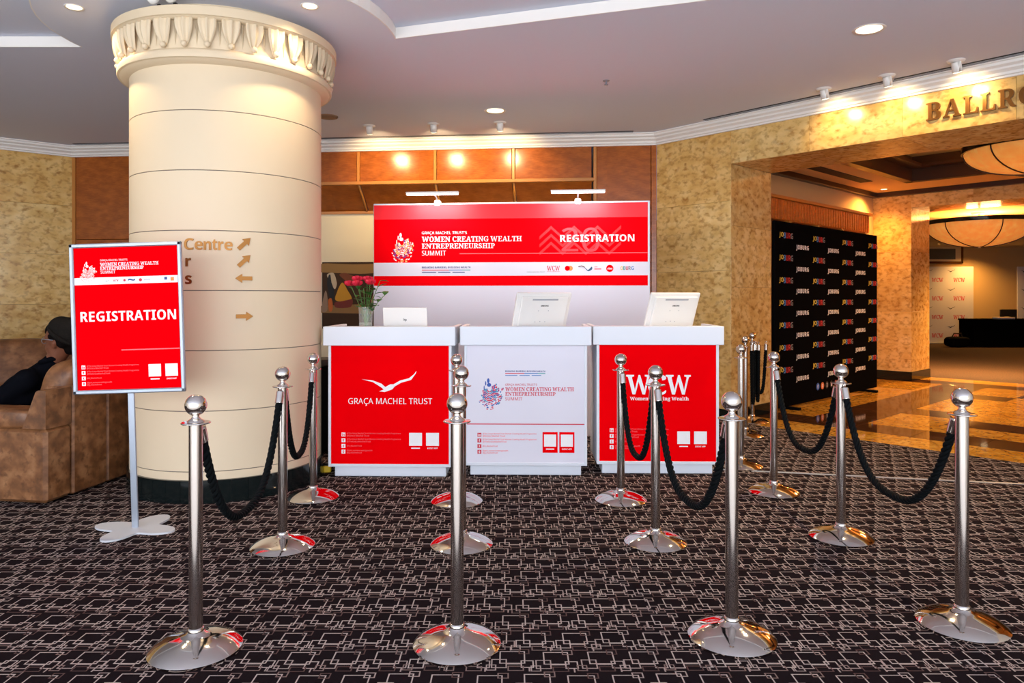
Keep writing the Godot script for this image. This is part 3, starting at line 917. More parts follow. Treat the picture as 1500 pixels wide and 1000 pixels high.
# ---------------------------------------------------------------- registration counters
func swirl_dots(st: SurfaceTool, at: Vector2, size: float, z: float, colours: Array, seed_: int) -> void:
	# the emblem: arcs of small dashes fanning out below a small profile
	var rng := RandomNumberGenerator.new()
	rng.seed = seed_
	st.set_smooth_group(-1)
	for ring in 11:
		var r := size * (0.17 + 0.068 * ring)
		var count := 8 + ring * 2
		for k in count:
			if ring > 6 and rng.randf() < 0.12 * (ring - 5): continue
			var a := lerpf(-2.95, 0.35, (k + 0.5) / count) + rng.randf_range(-0.03, 0.03)
			if ring > 4 and (a > 0.0 or a < -2.6): continue
			var p := at + Vector2(cos(a) * r * 0.62, sin(a) * r) + Vector2(0.05, 0.1) * size
			var e := size * rng.randf_range(0.026, 0.042)
			var c: Color = colours[(k * 3 / count + ring + rng.randi_range(0, 1)) % colours.size()]
			st.set_color(c.srgb_to_linear())
			var d := Vector2(-sin(a), cos(a)) * e
			var n := Vector2(cos(a), sin(a)) * e * 0.6
			var q := [p - d - n, p + d - n, p + d + n, p - d + n]
			quad(st, Vector3(q[0].x, q[0].y, z), Vector3(q[1].x, q[1].y, z), Vector3(q[2].x, q[2].y, z), Vector3(q[3].x, q[3].y, z), Vector3(p.x, p.y, z - 1.0))
	# small profile in the middle: head wrap and face
	for e in [[0.0, 0.28, 0.05, 0.1], [0.03, 0.12, 0.085, 0.075], [-0.1, 0.18, 0.025, 0.09], [-0.16, 0.0, 0.02, 0.1]]:
		st.set_color((colours[0] as Color).srgb_to_linear())
		var c := at + Vector2(e[0], e[1] + 0.08) * size
		for k in 10:
			var a := TAU * k / 10
			var b := TAU * (k + 1) / 10
			tri(st, Vector3(c.x, c.y, z), Vector3(c.x + cos(a) * e[2] * size, c.y + sin(a) * e[3] * size, z), Vector3(c.x + cos(b) * e[2] * size, c.y + sin(b) * e[3] * size, z), Vector3(c.x, c.y, z - 1.0))

func bird_shape(st: SurfaceTool, x: float, y: float, w: float, z: float) -> void:
	# gull with spread wings, w across
	var pts := [[-0.5, 0.11], [-0.3, 0.09], [-0.14, 0.03], [-0.07, -0.03], [0.02, 0.02], [0.08, 0.02], [0.2, 0.09], [0.36, 0.13], [0.46, 0.21], [0.5, 0.27], [0.49, 0.22], [0.4, 0.1], [0.22, 0.05], [0.1, -0.02], [0.06, -0.07], [-0.02, -0.1], [-0.08, -0.12], [-0.18, -0.11], [-0.1, -0.075], [-0.14, -0.04], [-0.3, 0.06]]
	var poly := PackedVector2Array()
	for p in pts: poly.append(Vector2(x + p[0] * w, y + p[1] * w))
	prism(st, poly, 0.0008, Transform3D(Basis(), Vector3(0, 0, z)))

func social_rows(p: Node, x: float, y: float, k: float, z: float, icon_m: Material, glyph_m: Material, text_m: Material, gap := 0.038) -> void:
	# four square icons with lines of small print; k scales the block
	var tx := new_st()
	var rows := [["in", "@The Graça Machel Trust Women Creating Wealth Programme", "@Graca Machel Trust", 0.36, 0.15], ["f", "@The Graça Machel Trust Women Creating Wealth Programme", "@TheGracaMachelTrust", 0.36, 0.16], ["X", "@G_MachelTrust", "", 0.1, 0.0], ["o", "@gmt_womencreatingwealth", "@g_macheltrust", 0.17, 0.1]]
	for j in 4:
		var cy: float = y - gap * k * j
		var ic := new_st()
		cbox(ic, Vector3(x, cy - 0.013 * k, z), Vector3(x + 0.026 * k, cy + 0.013 * k, z + 0.001), 0.0)
		put("social_icon", ic, icon_m, p)
		var gl := new_st()
		letters(gl, rows[j][0], sans_bold, x + (0.004 if rows[j][0] == "in" else 0.008) * k, cy, (0.018 if rows[j][0] == "in" else 0.01) * k, 0.017 * k, z + 0.001)
		obj("icon_glyph", gl.commit(), glyph_m, p)
		if rows[j][2] != "":
			letters(tx, rows[j][1], sans, x + 0.036 * k, cy + 0.007 * k, rows[j][3] * k, 0.0, z)
			letters(tx, rows[j][2], sans, x + 0.036 * k, cy - 0.008 * k, rows[j][4] * k, 0.0, z)
		else:
			letters(tx, rows[j][1], sans, x + 0.036 * k, cy, rows[j][3] * k, 0.0, z)
	obj("small_print", tx.commit(), text_m, p)

func counter(called_label: String, at: Vector3, turn: float, front: Material) -> Node3D:
	# origin on the floor under the middle of the front panel's plane
	var t := thing("registration_counter", called_label, "counter", at, turn, "registration counters")
	obj("plinth", boxmesh(Vector3(-0.41, 0, -0.5), Vector3(0.41, 0.082, -0.02)), M.white, t)
	obj("body", boxmesh(Vector3(-0.452, 0.074, -0.52), Vector3(0.452, 1.0, -0.004)), M.white, t)
	# white frame round the graphic
	var st := new_st()
	cbox(st, Vector3(-0.452, 0.074, -0.004), Vector3(-0.432, 0.965, 0.004), 0.002)
	cbox(st, Vector3(0.432, 0.074, -0.004), Vector3(0.452, 0.965, 0.004), 0.002)
	cbox(st, Vector3(-0.432, 0.074, -0.004), Vector3(0.432, 0.096, 0.004), 0.002)
	put("panel_frame", st, M.white, t)
	obj("front_graphic", boxmesh(Vector3(-0.432, 0.096, -0.004), Vector3(0.432, 0.965, 0.0), 0.0), front, t)
	# raised ledge along the front and both ends
	st = new_st()
	cbox(st, Vector3(-0.482, 0.962, -0.09), Vector3(0.482, 1.1, 0.035), 0.004)
	cbox(st, Vector3(-0.482, 0.962, -0.54), Vector3(-0.452, 1.1, -0.09), 0.004)
	cbox(st, Vector3(0.452, 0.962, -0.54), Vector3(0.482, 1.1, -0.09), 0.004)
	put("ledge", st, M.white, t)
	return t

func blank_codes(t: Node, x: float, y: float, s: float, gap: float, m_words: Material) -> void:
	patch_part("code_label", [[x, y, x + s, y + s], [x + gap, y, x + gap + s, y + s]], 0.0012, M.white_print, t)
	patch_part("caption_line", [[x + s * 0.16, y - 0.022, x + s * 0.84, y - 0.014]], 0.0012, m_words, t)
	text_part("code_caption", [["EVENT APP", sans_bold, x + gap + s * 0.1, y - 0.018, s * 0.8, 0.0, 0.0012]], m_words, t)

func build_counters() -> void:
	var z := 0.0004
	var a := counter("white counter with red front and white bird, left end beside the column", V(-0.893, 0, 5.19), -1.2, M.red)
	var st := new_st()
	bird_shape(st, -0.005, 0.67, 0.4, z)
	put("bird_emblem", st, M.white_print, a)
	text_part("lettering", [["GRAÇA MACHEL TRUST", sans, -0.305, 0.548, 0.615, 0.0, z]], M.white_print, a)
	social_rows(a, -0.355, 0.31, 1.1, z, M.white_print, M.red, M.pale_print)
	blank_codes(a, 0.142, 0.23, 0.094, 0.124, M.white_print)
	var b := counter("white counter with pale grey front and dotted emblem, in the middle", V(0.1, 0, 5.23), -1.2, M.lilac)
	st = new_st()
	swirl_dots(st, Vector2(-0.275, 0.63), 0.19, z, [rgb(30, 80, 170), rgb(214, 30, 70), rgb(70, 150, 190), rgb(150, 60, 130), rgb(220, 60, 90)], 4)
	put("dotted_emblem", st, M.dots, b)
	text_part("red_lettering", [["GRAÇA MACHEL TRUST'S", sans, -0.15, 0.668, 0.235, 0.0, z], ["WOMEN CREATING WEALTH", serif_bold, -0.15, 0.637, 0.505, 0.028, z], ["ENTREPRENEURSHIP", serif_bold, -0.15, 0.602, 0.37, 0.028, z], ["SUMMIT", sans, -0.15, 0.566, 0.125, 0.024, z]], M.crimson, b)
	text_part("blue_lettering", [["BREAKING BARRIERS, BUILDING WEALTH", sans_bold, -0.15, 0.768, 0.295, 0.0, z]], M.navy, b)
	patch_part("small_line", [[-0.15, 0.736, -0.06, 0.741], [-0.045, 0.736, 0.03, 0.741], [0.045, 0.736, 0.115, 0.741]], z, M.blue_print, b)
	patch_part("stripe_red", [[-0.15, 0.75, -0.01, 0.756]], z, M.crimson, b)
	patch_part("stripe_blue", [[-0.01, 0.75, 0.09, 0.756]], z, M.blue_print, b)
	patch_part("stripe_teal", [[0.09, 0.75, 0.145, 0.756]], z, M.teal, b)
	patch_part("red_rule", [[-0.432, 0.376, 0.432, 0.383]], z, M.crimson, b)
	social_rows(b, -0.355, 0.3, 1.1, z, M.crimson, M.white_print, M.pale_print)
	patch_part("code_card", [[0.125, 0.17, 0.236, 0.322], [0.248, 0.17, 0.359, 0.322]], z, M.red, b)
	blank_codes(b, 0.136, 0.215, 0.089, 0.123, M.white_print)
	var c := counter("white counter with red front and large white initials, right end", V(1.082, 0, 5.275), -1.2, M.red)
	text_part("lettering", [["W", serif_bold, -0.233, 0.665, 0.185, 0.145, z], ["C", serif_bold, -0.072, 0.663, 0.135, 0.15, z], ["W", serif_bold, 0.06, 0.665, 0.185, 0.145, z], ["Women Creating Wealth", serif_bold, -0.205, 0.558, 0.435, 0.036, z]], M.white_print, c)
	social_rows(c, -0.355, 0.325, 1.1, z, M.white_print, M.red, M.pale_print)
	blank_codes(c, 0.145, 0.225, 0.094, 0.124, M.white_print)

# ---------------------------------------------------------------- printed wall behind the counters
func build_banner_wall() -> void:
	var t := thing("printed_backdrop_wall", "wide red and white printed backdrop wall behind the counters", "backdrop", V(-1.351, 0, 6.92), -5.2)
	var W := 2.66
	obj("frame", boxmesh(Vector3(0, 0, -0.06), Vector3(W, 2.225, -0.002)), M.white, t)
	obj("white_skin", boxmesh(Vector3(0.006, 0.01, -0.002), Vector3(W - 0.006, 1.426, 0.0), 0.0), M.lilac, t)
	obj("red_print", boxmesh(Vector3(0.006, 1.65, -0.002), Vector3(W - 0.02, 2.071, 0.0), 0.0), M.red_gloss, t)
	obj("lamplit_band", boxmesh(Vector3(0.006, 2.071, -0.002), Vector3(W - 0.02, 2.21, 0.0), 0.0), M.red_lamplit, t)  # top strip of the red, LED light on it painted in
	obj("white_band", boxmesh(Vector3(0.006, 1.522, -0.002), Vector3(W - 0.02, 1.65, 0.0), 0.0), M.lilac, t)
	obj("red_band", boxmesh(Vector3(0.006, 1.426, -0.002), Vector3(W - 0.02, 1.522, 0.0), 0.0), M.red_gloss, t)
	# faint zigzag print round the big ghost numeral
	var st := new_st()
	st.set_smooth_group(-1)
	for row in 5:
		for k in 7:
			var x0 := 1.62 + 0.11 * k
			var y0 := 1.69 + 0.075 * row
			var s := 1.0 if k % 2 == 0 else -1.0
			var p := [Vector2(x0, y0 - 0.05 * s), Vector2(x0 + 0.11, y0 + 0.05 * s), Vector2(x0 + 0.11, y0 + 0.05 * s + 0.03), Vector2(x0, y0 - 0.05 * s + 0.03)]
			var ok := true
			for q in p:
				if q.y < 1.655 or q.y > 2.068: ok = false
			if ok:
				prism(st, PackedVector2Array(p), 0.0005, Transform3D(Basis(), Vector3(0, 0, 0.0)))
	put("zigzag_print", st, M.print_pale, t)
	st = new_st()
	letters(st, "20", sans, 1.83, 1.86, 0.36, 0.23, 0.0006)
	obj("ghost_numeral", st.commit(), M.ghost, t)
	st = new_st()
	swirl_dots(st, Vector2(0.27, 1.83), 0.24, 0.001, [rgb(255, 240, 240), rgb(255, 200, 120), rgb(255, 225, 220), rgb(110, 50, 140), rgb(250, 170, 150)], 9)
	put("dotted_emblem", st, M.dots, t)
	text_part("lettering", [["GRAÇA MACHEL TRUST'S", sans, 0.48, 1.933, 0.44, 0.036, 0.001], ["WOMEN CREATING WEALTH", serif_bold, 0.48, 1.876, 0.97, 0.049, 0.001], ["ENTREPRENEURSHIP", serif_bold, 0.48, 1.81, 0.71, 0.047, 0.001], ["SUMMIT", sans, 0.48, 1.742, 0.236, 0.046, 0.001], ["REGISTRATION", sans_bold, 1.817, 1.875, 0.698, 0.064, 0.0014]], M.white_print, t)
	patch_part("thin_rule", [[0.85, 1.731, W - 0.02, 1.738]], 0.0004, M.pale_print, t)
	text_part("blue_lettering", [["BREAKING BARRIERS, BUILDING WEALTH", sans_bold, 0.48, 1.602, 0.475, 0.019, 0.0004]], M.navy, t)
	patch_part("small_line", [[0.48, 1.552, 0.62, 1.56], [0.64, 1.552, 0.76, 1.56], [0.78, 1.552, 0.9, 1.56]], 0.0004, M.navy, t)
	patch_part("stripe_red", [[0.48, 1.574, 0.745, 1.581]], 0.0004, M.crimson, t)
	patch_part("stripe_blue", [[0.745, 1.574, 0.87, 1.581]], 0.0004, M.blue_print, t)
	patch_part("stripe_teal", [[0.87, 1.574, 0.955, 1.581]], 0.0004, M.teal, t)
	# row of sponsor marks on the white band
	st = new_st()
	bird_shape(st, 1.59, 1.59, 0.12, 0.0004)
	letters(st, "GRAÇA MACHEL TRUST", sans, 1.5, 1.555, 0.17, 0.012, 0.0004)
	put("bird_mark", st, M.grey_print, t)
	text_part("initials_mark", [["WCW", serif_bold, 1.69, 1.592, 0.125, 0.046, 0.0004], ["Women Creating Wealth", serif, 1.69, 1.56, 0.125, 0.009, 0.0004]], M.crimson, t)
	st = new_st()
	disc(st, Vector2(1.885, 1.59), 0.024, 0.0004)
	put("left_circle", st, M.red, t)
	st = new_st()
	disc(st, Vector2(1.913, 1.59), 0.024, 0.0002)
	put("right_circle", st, M.orange_print, t)
	st = new_st()
	tube(st, [Vector3(1.99, 1.605, 0.002), Vector3(2.02, 1.614, 0.002), Vector3(2.05, 1.6, 0.002)], 0.004, 5)
	put("swoosh_brown", st, mat(rgb(120, 80, 70), 0.5), t)
	st = new_st()
	blob(st, [Vector2(2.05, 1.6), Vector2(2.08, 1.575), Vector2(2.115, 1.605), Vector2(2.118, 1.58), Vector2(2.085, 1.562), Vector2(2.06, 1.58)], 0.0004)
	put("swoosh_blue", st, mat(rgb(30, 84, 120), 0.5), t)
	patch_part("small_mark", [[2.14, 1.6, 2.17, 1.605], [2.14, 1.578, 2.205, 1.588]], 0.0004, M.pale_print, t)
	st = new_st()
	disc(st, Vector2(2.285, 1.588), 0.034, 0.0004, 24)
	put("round_mark", st, M.red, t)
	text_part("round_mark_lettering", [["absa", sans_bold, 2.262, 1.588, 0.046, 0.02, 0.0014]], M.white_print, t)
	for q in [["O", 2.385, 0.022, M.yellow_print], ["B", 2.41, 0.022, M.teal], ["U", 2.435, 0.022, M.crimson], ["R", 2.46, 0.022, M.grey_print], ["G", 2.485, 0.024, M.blue_print]]:
		text_part("city_mark", [[q[0], sans_bold, q[1], 1.59, q[2], 0.034, 0.0004]], q[3], t)
	# two slim lamps on arms over the top edge
	for k in 2:
		var x: float = [0.63, 1.985][k]
		var at := t.transform * Vector3(x, 2.225, 0.0)
		var l := thing("arm_light", ["slim white LED bar light clipped over backdrop, left one", "slim white LED bar light clipped over backdrop, right one"][k], "lamp", at, -5.2, "LED bars over the backdrop")
		obj("clamp", boxmesh(Vector3(-0.03, -0.03, -0.065), Vector3(0.03, 0.03, 0.006), 0.01), M.plastic, l)
		var arm := new_st()
		tube(arm, [Vector3(0, 0.02, -0.02), Vector3(0.0, 0.055, 0.05), Vector3(0, 0.062, 0.22)], 0.007, 8)
		put("arm", arm, M.plastic_grey, l)
		obj("housing", boxmesh(Vector3(-0.25, 0.06, 0.21), Vector3(0.25, 0.075, 0.25), 0.004), M.plastic, l)
		obj("led_tube", boxmesh(Vector3(-0.245, 0.044, 0.213), Vector3(0.245, 0.06, 0.247), 0.004), glow(Color(1.0, 0.97, 0.95), 4.0), l)
		var a := AreaLight3D.new()
		a.name = "led_light"
		a.area_size = Vector2(0.48, 0.03)
		a.light_color = Color(1.0, 0.95, 0.92)
		a.light_energy = 1.6
		a.shadow_enabled = true
		l.add_child(a)
		a.position = Vector3(0, 0.04, 0.23)
		a.rotation_degrees.x = -62.0

# ---------------------------------------------------------------- sign on a stand
func build_sign_stand() -> void:
	var t := thing("sign_stand", "red registration poster in a silver frame on a pole with white foot", "sign", V(-2.135, 0, 4.02))
	# four-lobed foot
	var p := PackedVector2Array()
	for k in 72:
		var a := TAU * k / 72
		var r := 0.175 + 0.062 * cos(4.0 * a + 0.9) + 0.012 * sin(a)
		p.append(Vector2(cos(a) * r * 1.05, sin(a) * r))
	var st := new_st()
	prism(st, p, 0.01, Transform3D(Basis(Vector3.RIGHT, -PI / 2), Vector3.ZERO))
	put("foot", st, M.pale_grey, t)
	var up := Transform3D(Basis(Vector3.BACK, deg_to_rad(1.8)), Vector3.ZERO)
	var pole := obj("pole", boxmesh(Vector3(-0.019, 0.006, -0.012), Vector3(0.019, 0.85, 0.0), 0.003), M.alu, t)
	pole.transform = up
	var f := Node3D.new()
	f.name = "poster_frame"
	t.add_child(f)
	f.transform = up
	var x0 := -0.317
	var x1 := 0.317
	var y0 := 0.772
	var y1 := 1.622
	obj("backing", boxmesh(Vector3(x0 + 0.01, y0 + 0.01, 0.0), Vector3(x1 - 0.01, y1 - 0.01, 0.008), 0.0), M.red, f)
	for r in [[x0, y0, x0 + 0.024, y1], [x1 - 0.024, y0, x1, y1], [x0, y0, x1, y0 + 0.024], [x0, y1 - 0.024, x1, y1]]:
		obj("frame_bar", boxmesh(Vector3(r[0], r[1], -0.004), Vector3(r[2], r[3], 0.018), 0.007), M.alu, f)
	var z := 0.0085
	patch_part("white_strip", [[x0 + 0.02, 1.39, x1 - 0.02, 1.43]], 0.008, M.white_print, f)
	text_part("lettering", [["GRAÇA MACHEL TRUST'S", sans, -0.145, 1.525, 0.155, 0.0, z], ["WOMEN CREATING WEALTH", serif_bold, -0.145, 1.503, 0.33, 0.019, z], ["ENTREPRENEURSHIP", serif_bold, -0.145, 1.481, 0.245, 0.019, z], ["SUMMIT", sans, -0.143, 1.459, 0.083, 0.016, z], ["REGISTRATION", sans_bold, -0.265, 1.21, 0.54, 0.056, z]], M.white_print, f)
	st = new_st()
	swirl_dots(st, Vector2(-0.222, 1.475), 0.1, z + 0.0006, [rgb(255, 240, 240), rgb(255, 210, 200), rgb(255, 190, 180)], 6)
	put("dotted_emblem", st, M.dots, f)
	st = new_st()
	bird_shape(st, -0.11, 1.409, 0.03, z)
	put("bird_mark", st, M.grey_print, f)
	text_part("grey_mark", [["joburg", sans, 0.1, 1.41, 0.035, 0.01, z]], M.grey_print, f)
	text_part("initials_mark", [["WCW", serif_bold, -0.075, 1.41, 0.032, 0.012, z]], M.crimson, f)
	for q in [[-0.01, 0.007], [0.08, 0.009]]:
		st = new_st()
		disc(st, Vector2(q[0], 1.41), q[1], z)
		put("round_mark", st, M.crimson, f)
	text_part("wave_mark", [["~", sans_bold, 0.01, 1.412, 0.04, 0.012, z]], M.navy, f)
	patch_part("blue_mark", [[0.215, 1.406, 0.231, 1.422]], z, M.navy, f)
	patch_part("orange_mark", [[0.25, 1.4, 0.27, 1.42]], z, M.orange_print, f)
	patch_part("thin_rule", [[-0.04, 1.014, x1 - 0.022, 1.02]], 0.008, M.pale_print, f)
	social_rows(f, -0.268, 0.925, 0.82, 0.008, M.white_print, M.red, M.pale_print)
	patch_part("code_label", [[0.11, 0.862, 0.18, 0.932], [0.205, 0.862, 0.275, 0.932]], 0.008, M.white_print, f)
	patch_part("caption_line", [[0.12, 0.845, 0.17, 0.851]], 0.008, M.white_print, f)
	text_part("code_caption", [["EVENT APP", sans_bold, 0.212, 0.848, 0.055, 0.0, 0.008]], M.white_print, f)

# ---------------------------------------------------------------- leather seating
func sofa(label: String, at: Vector2, turn: float) -> Node3D:
	# origin at the back corner of one end; the seat faces local -x, the sofa runs along local -z
	var t := thing("leather_sofa", label, "sofa", V(at.x, 0, at.y), turn, "brown leather sofas by the column")
	var L := 1.95
	for end in 2:
		var z1 := 0.0 if end == 0 else -L + 0.22
		var z0 := z1 - 0.22
		var st := new_st()
		cbox(st, Vector3(-1.0, 0.015, z0), Vector3(0.0, 0.48, z1), 0.02)
		put("arm", st, M.leather, t)
		st = new_st()
		cushion(st, Vector3(-1.01, 0.475, z0 - 0.01), Vector3(-0.13, 0.6, z1 + 0.005), 0.3)
		put("arm_pad", st, M.leather, t)
		# wedge that carries the arm up to the back
		st = new_st()
		var w := PackedVector2Array([Vector2(-0.17, 0.482), Vector2(-0.004, 0.482), Vector2(-0.004, 0.725), Vector2(-0.06, 0.725), Vector2(-0.075, 0.715)])
		prism(st, w, 0.212, Transform3D(Basis(), Vector3(0, 0, z0 + 0.004)))
		put("arm_wedge", st, M.leather, t)
	# back in two upholstered panels with a seam between
	var zs := [-0.223, -0.545, -1.1, -L + 0.223]
	for k in 3:
		var st := new_st()
		cbox(st, Vector3(-0.2, 0.015, zs[k + 1] + 0.002), Vector3(0.004, 0.728, zs[k] - 0.002), 0.012)
		put("back_panel", st, M.leather, t)
	obj("base", boxmesh(Vector3(-0.96, 0.02, -L + 0.225), Vector3(-0.2, 0.26, -0.225), 0.01), M.leather, t)
	for k in 2:
		var za := -0.23 - 0.745 * k
		var st := new_st()
		cushion(st, Vector3(-1.0, 0.25, za - 0.74), Vector3(-0.22, 0.44, za), 0.3)
		put("seat_cushion", st, M.leather, t)
		st = new_st()
		cushion(st, Vector3(-0.31, 0.42, za - 0.74), Vector3(-0.04, 0.89, za), 0.42, Transform3D.IDENTITY, Vector2(0.3, 0.0))
		var bc := put("back_cushion", st, M.leather, t)
		st = new_st()
		tube(st, [Vector3(-0.235, 0.66, za - 0.37), Vector3(-0.155, 0.83, za - 0.37), Vector3(-0.09, 0.888, za - 0.37), Vector3(-0.02, 0.85, za - 0.37)], 0.004, 5)
		put("seam", st, M.leather_seam, bc)
	return t

func build_seating() -> void:
	sofa("brown leather sofa seen from its back corner, beside the sign", Vector2(-2.93, 4.46), -8.3)
	sofa("brown leather sofa further back by the left marble wall", Vector2(-4.72, 7.75), 129.4)

# ---------------------------------------------------------------- person: smooth union of tapered capsules, meshed as surface nets
func capsule_field(bones: Array, cell: float, blend: float) -> ArrayMesh:
	# bones: [a, b, ra, rb]
	var lo := Vector3.INF
	var hi := -Vector3.INF
	for b in bones:
		var r: float = maxf(b[2], b[3]) + 3.0 * cell
		for p in [b[0], b[1]]:
			lo = lo.min(p - Vector3.ONE * r)
			hi = hi.max(p + Vector3.ONE * r)
	var n := Vector3i(((hi - lo) / cell).ceil()) + Vector3i.ONE
	var sx := 1
	var sy := n.x
	var sz := n.x * n.y
	var f := PackedFloat32Array()
	f.resize(n.x * n.y * n.z)
	f.fill(1.0)
	for b in bones:
		var a: Vector3 = b[0]
		var d: Vector3 = b[1] - a
		var dd := maxf(d.length_squared(), 1e-9)
		var ra: float = b[2]
		var rb: float = b[3]
		var r := maxf(ra, rb) + blend + 2.0 * cell
		var i0 := Vector3i(((a.min(b[1]) - Vector3.ONE * r - lo) / cell).floor()).max(Vector3i.ZERO)
		var i1 := Vector3i(((a.max(b[1]) + Vector3.ONE * r - lo) / cell).ceil()).min(n - Vector3i.ONE)
		for z in range(i0.z, i1.z + 1):
			for y in range(i0.y, i1.y + 1):
				var at := z * sz + y * sy + i0.x
				var p := lo + Vector3(i0.x, y, z) * cell - a
				for x in range(i0.x, i1.x + 1):
					var t := clampf(p.dot(d) / dd, 0.0, 1.0)
					var v := (p - d * t).length() - lerpf(ra, rb, t)
					var o := f[at]
					var h := maxf(blend - absf(o - v), 0.0) / blend
					f[at] = minf(o, v) - h * h * blend * 0.25
					at += 1
					p.x += cell
	var ids := {}
	var verts := PackedVector3Array()
	var idx := PackedInt32Array()
	var corner := [0, sx, sy, sx + sy, sz, sx + sz, sy + sz, sx + sy + sz]
	var pos := [Vector3(0, 0, 0), Vector3(1, 0, 0), Vector3(0, 1, 0), Vector3(1, 1, 0), Vector3(0, 0, 1), Vector3(1, 0, 1), Vector3(0, 1, 1), Vector3(1, 1, 1)]
	var edges := [[0, 1], [2, 3], [4, 5], [6, 7], [0, 2], [1, 3], [4, 6], [5, 7], [0, 4], [1, 5], [2, 6], [3, 7]]
	for z in n.z - 1:
		for y in n.y - 1:
			for x in n.x - 1:
				var at := z * sz + y * sy + x
				var neg := 0
				for k in 8:
					if f[at + corner[k]] < 0.0: neg += 1
				if neg == 0 or neg == 8: continue
				var s := Vector3.ZERO
				var m := 0
				for e in edges:
					var u: float = f[at + corner[e[0]]]
					var v: float = f[at + corner[e[1]]]
					if (u < 0.0) != (v < 0.0):
						s += (pos[e[0]] as Vector3).lerp(pos[e[1]], u / (u - v))
						m += 1
				ids[at] = verts.size()
				verts.append(lo + (Vector3(x, y, z) + s / m) * cell)
	for at in ids:
		for ax in [[sx, sy, sz], [sy, sz, sx], [sz, sx, sy]]:
			var inside: bool = f[at] < 0.0
			if inside == (f[at + ax[0]] < 0.0): continue
			if not (ids.has(at - ax[1]) and ids.has(at - ax[2]) and ids.has(at - ax[1] - ax[2])): continue
			var q := [ids[at], ids[at - ax[1]], ids[at - ax[1] - ax[2]], ids[at - ax[2]]]
			if inside: idx.append_array([q[0], q[2], q[1], q[0], q[3], q[2]])
			else: idx.append_array([q[0], q[1], q[2], q[0], q[2], q[3]])
	var st := new_st()
	st.set_smooth_group(0)
	for v in verts: st.add_vertex(v)
	for i in idx: st.add_index(i)
	st.generate_normals()
	return st.commit()

